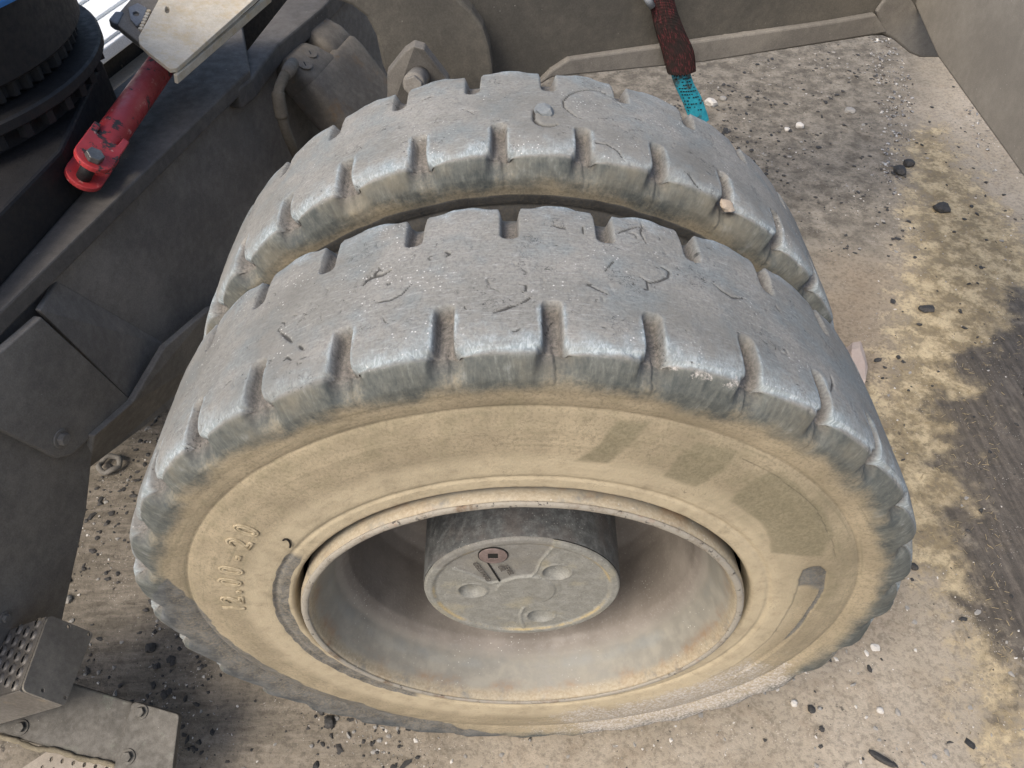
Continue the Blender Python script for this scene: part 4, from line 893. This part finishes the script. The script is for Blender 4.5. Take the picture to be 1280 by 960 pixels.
S2(plate('tread', lf, pp, .004, dusty('dust_coated_tread', (.26,.225,.18), (.40,.35,.28), .9, 14, .8, .2, specks=.5), holes=hl, bev=0, px=False))

# ------------------------------------------------------------------ sling hanging from the cross member
SLV = NT('dirty_red_webbing', .9, .1); a_ = SLV.n('ShaderNodeTexWave'); a_.wave_type = 'BANDS'; a_.bands_direction = 'Y'; SLV.set(a_.inputs[0], SLV.uv); a_.inputs['Scale'].default_value = 55; a_.inputs['Distortion'].default_value = 1.5
sx = SLV.noise(1, 4, .6, vec=SLV.scaled(SLV.uv, (260, 30, 1)))
sc1 = SLV.mix(SLV.mth('MULTIPLY', SLV.rng(sx, .46, .66), SLV.rng(a_.outputs[1], .3, .7)), (.035,.022,.020), (.26,.055,.06))
sc1 = SLV.mix(SLV.mth('MULTIPLY', SLV.rng(SLV.noise(14, 3), .42, .62), .85), sc1, (.032,.028,.025))
SLV.out(sc1, None, SLV.bump(SLV.mth('ADD', a_.outputs[1], sx), .6, .002))
CYN = NT('dirty_turquoise_label', .7, .3); cx_ = CYN.noise(26, 5, .7); CYN.out(CYN.mix(CYN.rng(cx_, .52, .66), CYN.mix(CYN.rng(CYN.noise(90, 3), .3, .7), (.015,.25,.34), (.03,.33,.42)), (.05,.07,.07)), None, CYN.bump(cx_, .4, .002))
sg_ = thing('lifting_sling', 'dirty red webbing sling with turquoise tag hanging over the cross member', 'sling', tuple(W_(840,60,0)*0+on(845,95,Xp.o,Xp.n)-U*0))
def SG(o): o.parent = sg_; o.matrix_parent_inverse = Matrix.Translation(-Vector(sg_.location)); return o
def strap(name, fr, L, th, mat, bulge=0.):
    """L: rows (left px, right px) down the strap"""
    nu = 9; rows = []
    for (a, b) in L:
        pa, pb = fr.px(*a), fr.px(*b); rows.append([fr.w(*(pa+(pb-pa)*t), bulge*math.sin(math.pi*t)) for t in np.linspace(0, 1, nu)])
    rows = np.array(rows); fine_ = []
    for j in range(nu): fine_.append(spline(list(rows[:,j]), 6))
    Pq = np.array(fine_)                      # (nu, m, 3)
    front_ = Pq+fr.n*th*.5; back_ = Pq-fr.n*th*.5; loopP = np.concatenate([front_, back_[::-1]], 0)
    m = loopP.shape[1]; uv = np.zeros(loopP.shape[:2]+(2,)); uv[...,0] = np.linspace(0, .2, loopP.shape[0])[:,None]; uv[...,1] = np.linspace(0, .45, m)[None]
    return link(name, grid_mesh(name, loopP, True, uv=uv), mat)
xs = Xp.off(.045)
SG(strap('webbing', xs, [((806,-40), (838,-40)), ((812,0), (842,0)), ((819,35), (854,35)), ((828,65), (866,62)), ((835,92), (869,88))], .012, SLV.m, .012))
lb = strap('tag', xs.off(-.002), [((838,90), (862,88)), ((843,106), (867,104)), ((852,125), (876,120)), ((860,145), (884,142)), ((864,156), (886,150))], .003, CYN.m, .006); SG(lb)
# lines of faded print on the tag
xt = xs.off(.0062); V, Fc = [], []
for r_ in range(12):
    t = r_/12; x0, y0_ = 842+t*19+1, 95+t*47
    for k in range(7):
        if random.random() < .25: continue
        a = k*3.0; w_ = random.uniform(1.2, 2.6); q = [xt.w(*xt.px(x0+a, y0_+a*-.1-.0), .004*math.sin(math.pi*min(1, (a+2)/24))-.0055+.0015), xt.w(*xt.px(x0+a+w_, y0_-a*.1), .004*math.sin(math.pi*min(1, (a+2)/24))-.0055+.0015)]
        q += [q[1]+np.array([.0,0,-.0028]), q[0]+np.array([0,0,-.0028])]; b = len(V); V += q; Fc.append((b, b+1, b+2, b+3))
# (the print itself is illegible in the photograph: woven as dark threads across the tag)
pm_ = link('tag_print', mesh('tag_print', V, Fc, False), dk.m); pm_.modifiers.new('s', 'SOLIDIFY').thickness = .0006; pm_.parent = lb
SHK = tube('shackle', [xs.w(*xs.px(806,-6), .01), xs.w(*xs.px(813,6), .012)], .009, GAL, None, 12); SG(SHK)

# ------------------------------------------------------------------ stones, gravel, litter
def stone_mesh(name, rx, ry, rz, seed, sub=2):
    bm = bmesh.new(); bmesh.ops.create_icosphere(bm, subdivisions=sub, radius=1); V = np.array([v.co[:] for v in bm.verts]); k = 1+.35*fbm(V*1.1+seed*7.7, 2)
    V = V*k[:,None]; V = np.sign(V)*np.minimum(np.abs(V), .92)
    for v, c_ in zip(bm.verts, V): v.co = (c_[0]*rx, c_[1]*ry, c_[2]*rz)
    me = bpy.data.meshes.new(name); bm.to_mesh(me); bm.free(); return me
PLE = dusty('pale_stone', (.58,.55,.50), (.44,.40,.34), .6, 30, .85, .2, specks=.1); GRY = dusty('grey_stone', (.26,.25,.23), (.36,.33,.28), .6, 30, .85, .2, specks=.2); BKS = dusty('black_lump', (.03,.03,.029), (.09,.08,.07), .6, 30, .7, .3, specks=.2); TAN = dusty('tan_lump', (.40,.32,.24), (.5,.43,.34), .6, 30, .9, .2, specks=.2)
def stone(px, py, s, mat, label, cat='stone', name='stone', sh=(1,1,.7), rz=0.):
    p = onz(px, py, s*.4); o = link(name, stone_mesh(name, s*sh[0], s*sh[1], s*sh[2], px*.37), mat); o.location = (p[0], p[1], ground_z(p[0], p[1])+s*sh[2]*.55); o.rotation_euler = (0, 0, rz); return tag(o, label, cat)
stone(889,127,.024, PLE, 'white angular stone on the ground right beside the turquoise sling tag', sh=(1,1.2,.8), rz=.5)
stone(904,122,.016, GRY, 'small tan grey stone just right of the white stone by the sling tag')
stone(1063,136,.022, GRY, 'flat grey stone alone on the open ground left of the shining grit strip', sh=(1.1,1,.45))
stone(1000,156,.018, PLE, 'pale round stone in the middle of the ground under the cross member')
stone(984,160,.012, PLE, 'small bright white chip left of the pale round stone', rz=1.)
stone(1069,458,.085, dusty('pinkish_rubble', (.40,.32,.27), (.48,.40,.34), .6, 20, .9, .2, specks=.3), 'pinkish chunk of rubble peeping out beside the right of the front tyre', 'rubble', 'rubble_chunk', (.42,1.3,.5), -.3)
stone(187,808,.012, BKS, 'black lump on the dirt left of the front tyre, halfway to the step', 'lump', 'black_lump', (1.1,1,.7))
stone(993,878,.008, PLE, 'white pebble below the front tyre at the bottom right', name='pebble'); stone(1015,886,.009, BKS, 'blue-black pebble right of the white pebble below the front tyre', name='pebble')
stone(1095,808,.009, PLE, 'pale pebble on the open concrete right of the front tyre', name='pebble', sh=(1.2,1,.5)); stone(1101,887,.008, PLE, 'cream pebble on the open concrete near the bottom edge', name='pebble')
stone(1144,707,.010, BKS, 'black crumb close to the right shoulder of the front tyre', 'lump', 'black_lump')
stone(412,902,.012, BKS, 'black lump just below the front tyre at the bottom left', 'lump', 'black_lump', (1,1.2,.8)); stone(1103,948,.012, BKS, 'black oblong splinter on the concrete at the bottom edge', 'lump', 'black_lump', (2.4,.6,.5), -.6)
stone(1178,258,.028, BKS, 'black clod on the sandy strip near the big pale side plate', 'clod', 'black_clod', (1.2,1,.6)); stone(1125,212,.026, BKS, 'black clod at the upper edge of the sandy strip', 'clod', 'black_clod', (.9,1.3,.6)); stone(1137,203,.022, BKS, 'black lump touching the clod at the upper edge of the sandy strip', 'clod', 'black_clod')
stone(1160,383,.020, BKS, 'horseshoe-like black clod in the middle of the sandy strip', 'clod', 'black_clod', (1.4,.9,.4)); stone(82,748,.012, GRY, 'olive pebble at the lower corner of the dark side panel', name='pebble')
# things wedged in the inner tyre's tread
def on_tyre(px, py, r): a, y = oncyl(px, py, r); return np.array([r*math.cos(R(a)), y, ZW+r*math.sin(R(a))]), R(a)
p, a = on_tyre(681,141,.555); o = link('wedged_stone', stone_mesh('wedged_stone', .015, .016, .011, 3.3), dusty('blue_grey_stone', (.16,.175,.18), (.26,.265,.26), .6, 40, .8, .3, specks=.2)); o.location = p; o.rotation_euler = (0, math.pi/2-a, .4)
tag(o, 'blue-grey angular stone wedged in the tread of the rear tyre', 'stone')
p, a = on_tyre(909,258,.545); o = link('lodged_flake', stone_mesh('lodged_flake', .013, .011, .005, 8.1), TAN); o.location = p; o.rotation_euler = (.5, .4, .3)
tag(o, 'pale tan flake lodged at the end of a groove of the rear tyre', 'flake')
wsh = thing('steel_ring', 'small muddy steel ring lying on the dirt below the bottom flange of the frame', 'ring', tuple(onz(137,580,.02)))
rg = []; c0 = onz(137,580,.014)
for k in range(24): rg.append(c0+np.array([.026*math.cos(k*math.pi/12), .026*math.sin(k*math.pi/12), .004*math.sin(k)]))
o = tube('ring_body', rg+[rg[0]], .007, DK2, None, 8, False); o.parent = wsh; o.matrix_parent_inverse = Matrix.Translation(-Vector(wsh.location))
# loose grit: one mesh for each look
bmi = bmesh.new(); bmesh.ops.create_icosphere(bmi, subdivisions=1, radius=1); IV = np.array([v.co[:] for v in bmi.verts]); IF = np.array([[v.index for v in f.verts] for f in bmi.faces]); bmi.free()
def scatter(name, zones, mat, smin, smax, flatn=.6, pw=2.5):
    Vs, Fs = [], []; b = 0
    for poly, n in zones:
        pts = np.array([p for p in poly]); lo_, hi_ = pts.min(0), pts.max(0); k = 0; tries = 0
        while k < n and tries < 60:
            tries += 1; X = rng.uniform(lo_, hi_, (n*2, 2)); cl = fbm(np.c_[X*5, np.zeros(len(X))], 2); keep = (in_poly(X[:,0], X[:,1], poly) > 0) & (rng.random(len(X)) < np.clip(.5+cl*.9, .08, 1)); X = X[keep][:n-k]
            for x, y in X:
                s = smin+(smax-smin)*rng.random()**pw; ang = rng.uniform(0, 6.28); v = IV*(1+.28*rng.normal(size=(len(IV),1)))*np.array([s*rng.uniform(.7,1.5), s*rng.uniform(.6,1.1), s*flatn*rng.uniform(.6,1.2)])
                v = np.c_[v[:,0]*math.cos(ang)-v[:,1]*math.sin(ang), v[:,0]*math.sin(ang)+v[:,1]*math.cos(ang), v[:,2]]+np.array([x, y, ground_z(x, y)+s*.25]); Vs.append(v); Fs.append(IF+b); b += len(IV)
            k += len(X)
    V = np.concatenate(Vs); Fq = np.concatenate(Fs); o = link(name, mesh(name, V, Fq, False), mat); return tag(o, None, None, kind='stuff')
FRONT = gpoly([(240,970), (1290,970), (1290,820), (1190,700), (1120,720), (1000,840), (640,925), (420,890)])
VIEWL = gpoly([(100,520), (240,490), (200,620), (190,760), (300,860), (560,925), (640,960), (230,960), (60,860)])
BK2 = gpoly([(780,110), (1090,45), (1130,150), (1130,300), (1040,330), (900,170)])
SIDE = gpoly([(1190,60), (1290,240), (1290,400), (1190,470), (1120,600), (1060,500), (1110,300), (1140,160)])
ALLV = gpoly([(100,500), (240,470), (900,100), (1120,40), (1290,230), (1300,980), (-30,980)])
scatter('black_grit', [(VIEWL, 800), (BK2, 900), (SIDE, 260), (FRONT, 170), (gpoly([(880,110), (960,100), (1000,240), (940,260)]), 350), (WET, 250), (gpoly([(110,540), (230,490), (200,620), (110,640)]), 200)], BKS, .0010, .0085, .45, 7)
scatter('black_debris', [(BK2, 140), (VIEWL, 90), (gpoly([(880,110), (960,100), (1000,240), (940,260)]), 60), (SIDE, 50)], BKS, .003, .011, .3, 3)
scatter('grey_gravel', [(VIEWL, 420), (BK2, 500), (SIDE, 160), (FRONT, 220), (WET, 120)], GRY, .001, .007, .6, 6)
scatter('pale_grit', [(VIEWL, 260), (BK2, 220), (FRONT, 240), (SIDE, 200), (WET, 160)], PLE, .0008, .0045, .6, 6)
glm = NT('wet_shining_grit', .15, .7); glm.out(glm.mix(glm.rng(glm.noise(60, 3), .42, .66), (.07,.06,.05), (.42,.40,.36)))
scatter('shining_grit', [(GLASS, 700), (gpoly([(1190,90), (1225,120), (1265,220), (1230,210)]), 120)], glm.m, .0015, .009, .7, 4)
# straw and sawdust on the sandy strip
Vs, Fs = [], []; b = 0
for _ in range(1500):
    for _k in range(20):
        lo_, hi_ = np.array(SAND).min(0), np.array(SAND).max(0); x, y = rng.uniform(lo_, hi_)
        if in_poly(np.array([x]), np.array([y]), SAND)[0] > -.02*rng.random(): break
    L = rng.uniform(.004, .016); a = rng.normal(.4, .9); w_ = rng.uniform(.0003, .0008); dx, dy = math.cos(a)*L/2, math.sin(a)*L/2; nx, ny = -math.sin(a)*w_, math.cos(a)*w_; z = ground_z(x, y)+rng.uniform(.001, .004); tz = rng.normal()*.002
    Vs += [(x-dx-nx, y-dy-ny, z-tz), (x+dx-nx, y+dy-ny, z+tz), (x+dx+nx, y+dy+ny, z+tz), (x-dx+nx, y-dy+ny, z-tz), (x-dx, y-dy, z-tz+w_*1.2), (x+dx, y+dy, z+tz+w_*1.2)]; Fs += [(b, b+1, b+5, b+4), (b+3, b+4, b+5, b+2)]; b += 6
tag(link('straw_litter', mesh('straw_litter', Vs, Fs, False), dusty('straw', (.36,.29,.175), (.27,.21,.12), .8, 20, .9, .1, specks=0)), None, None, kind='stuff')
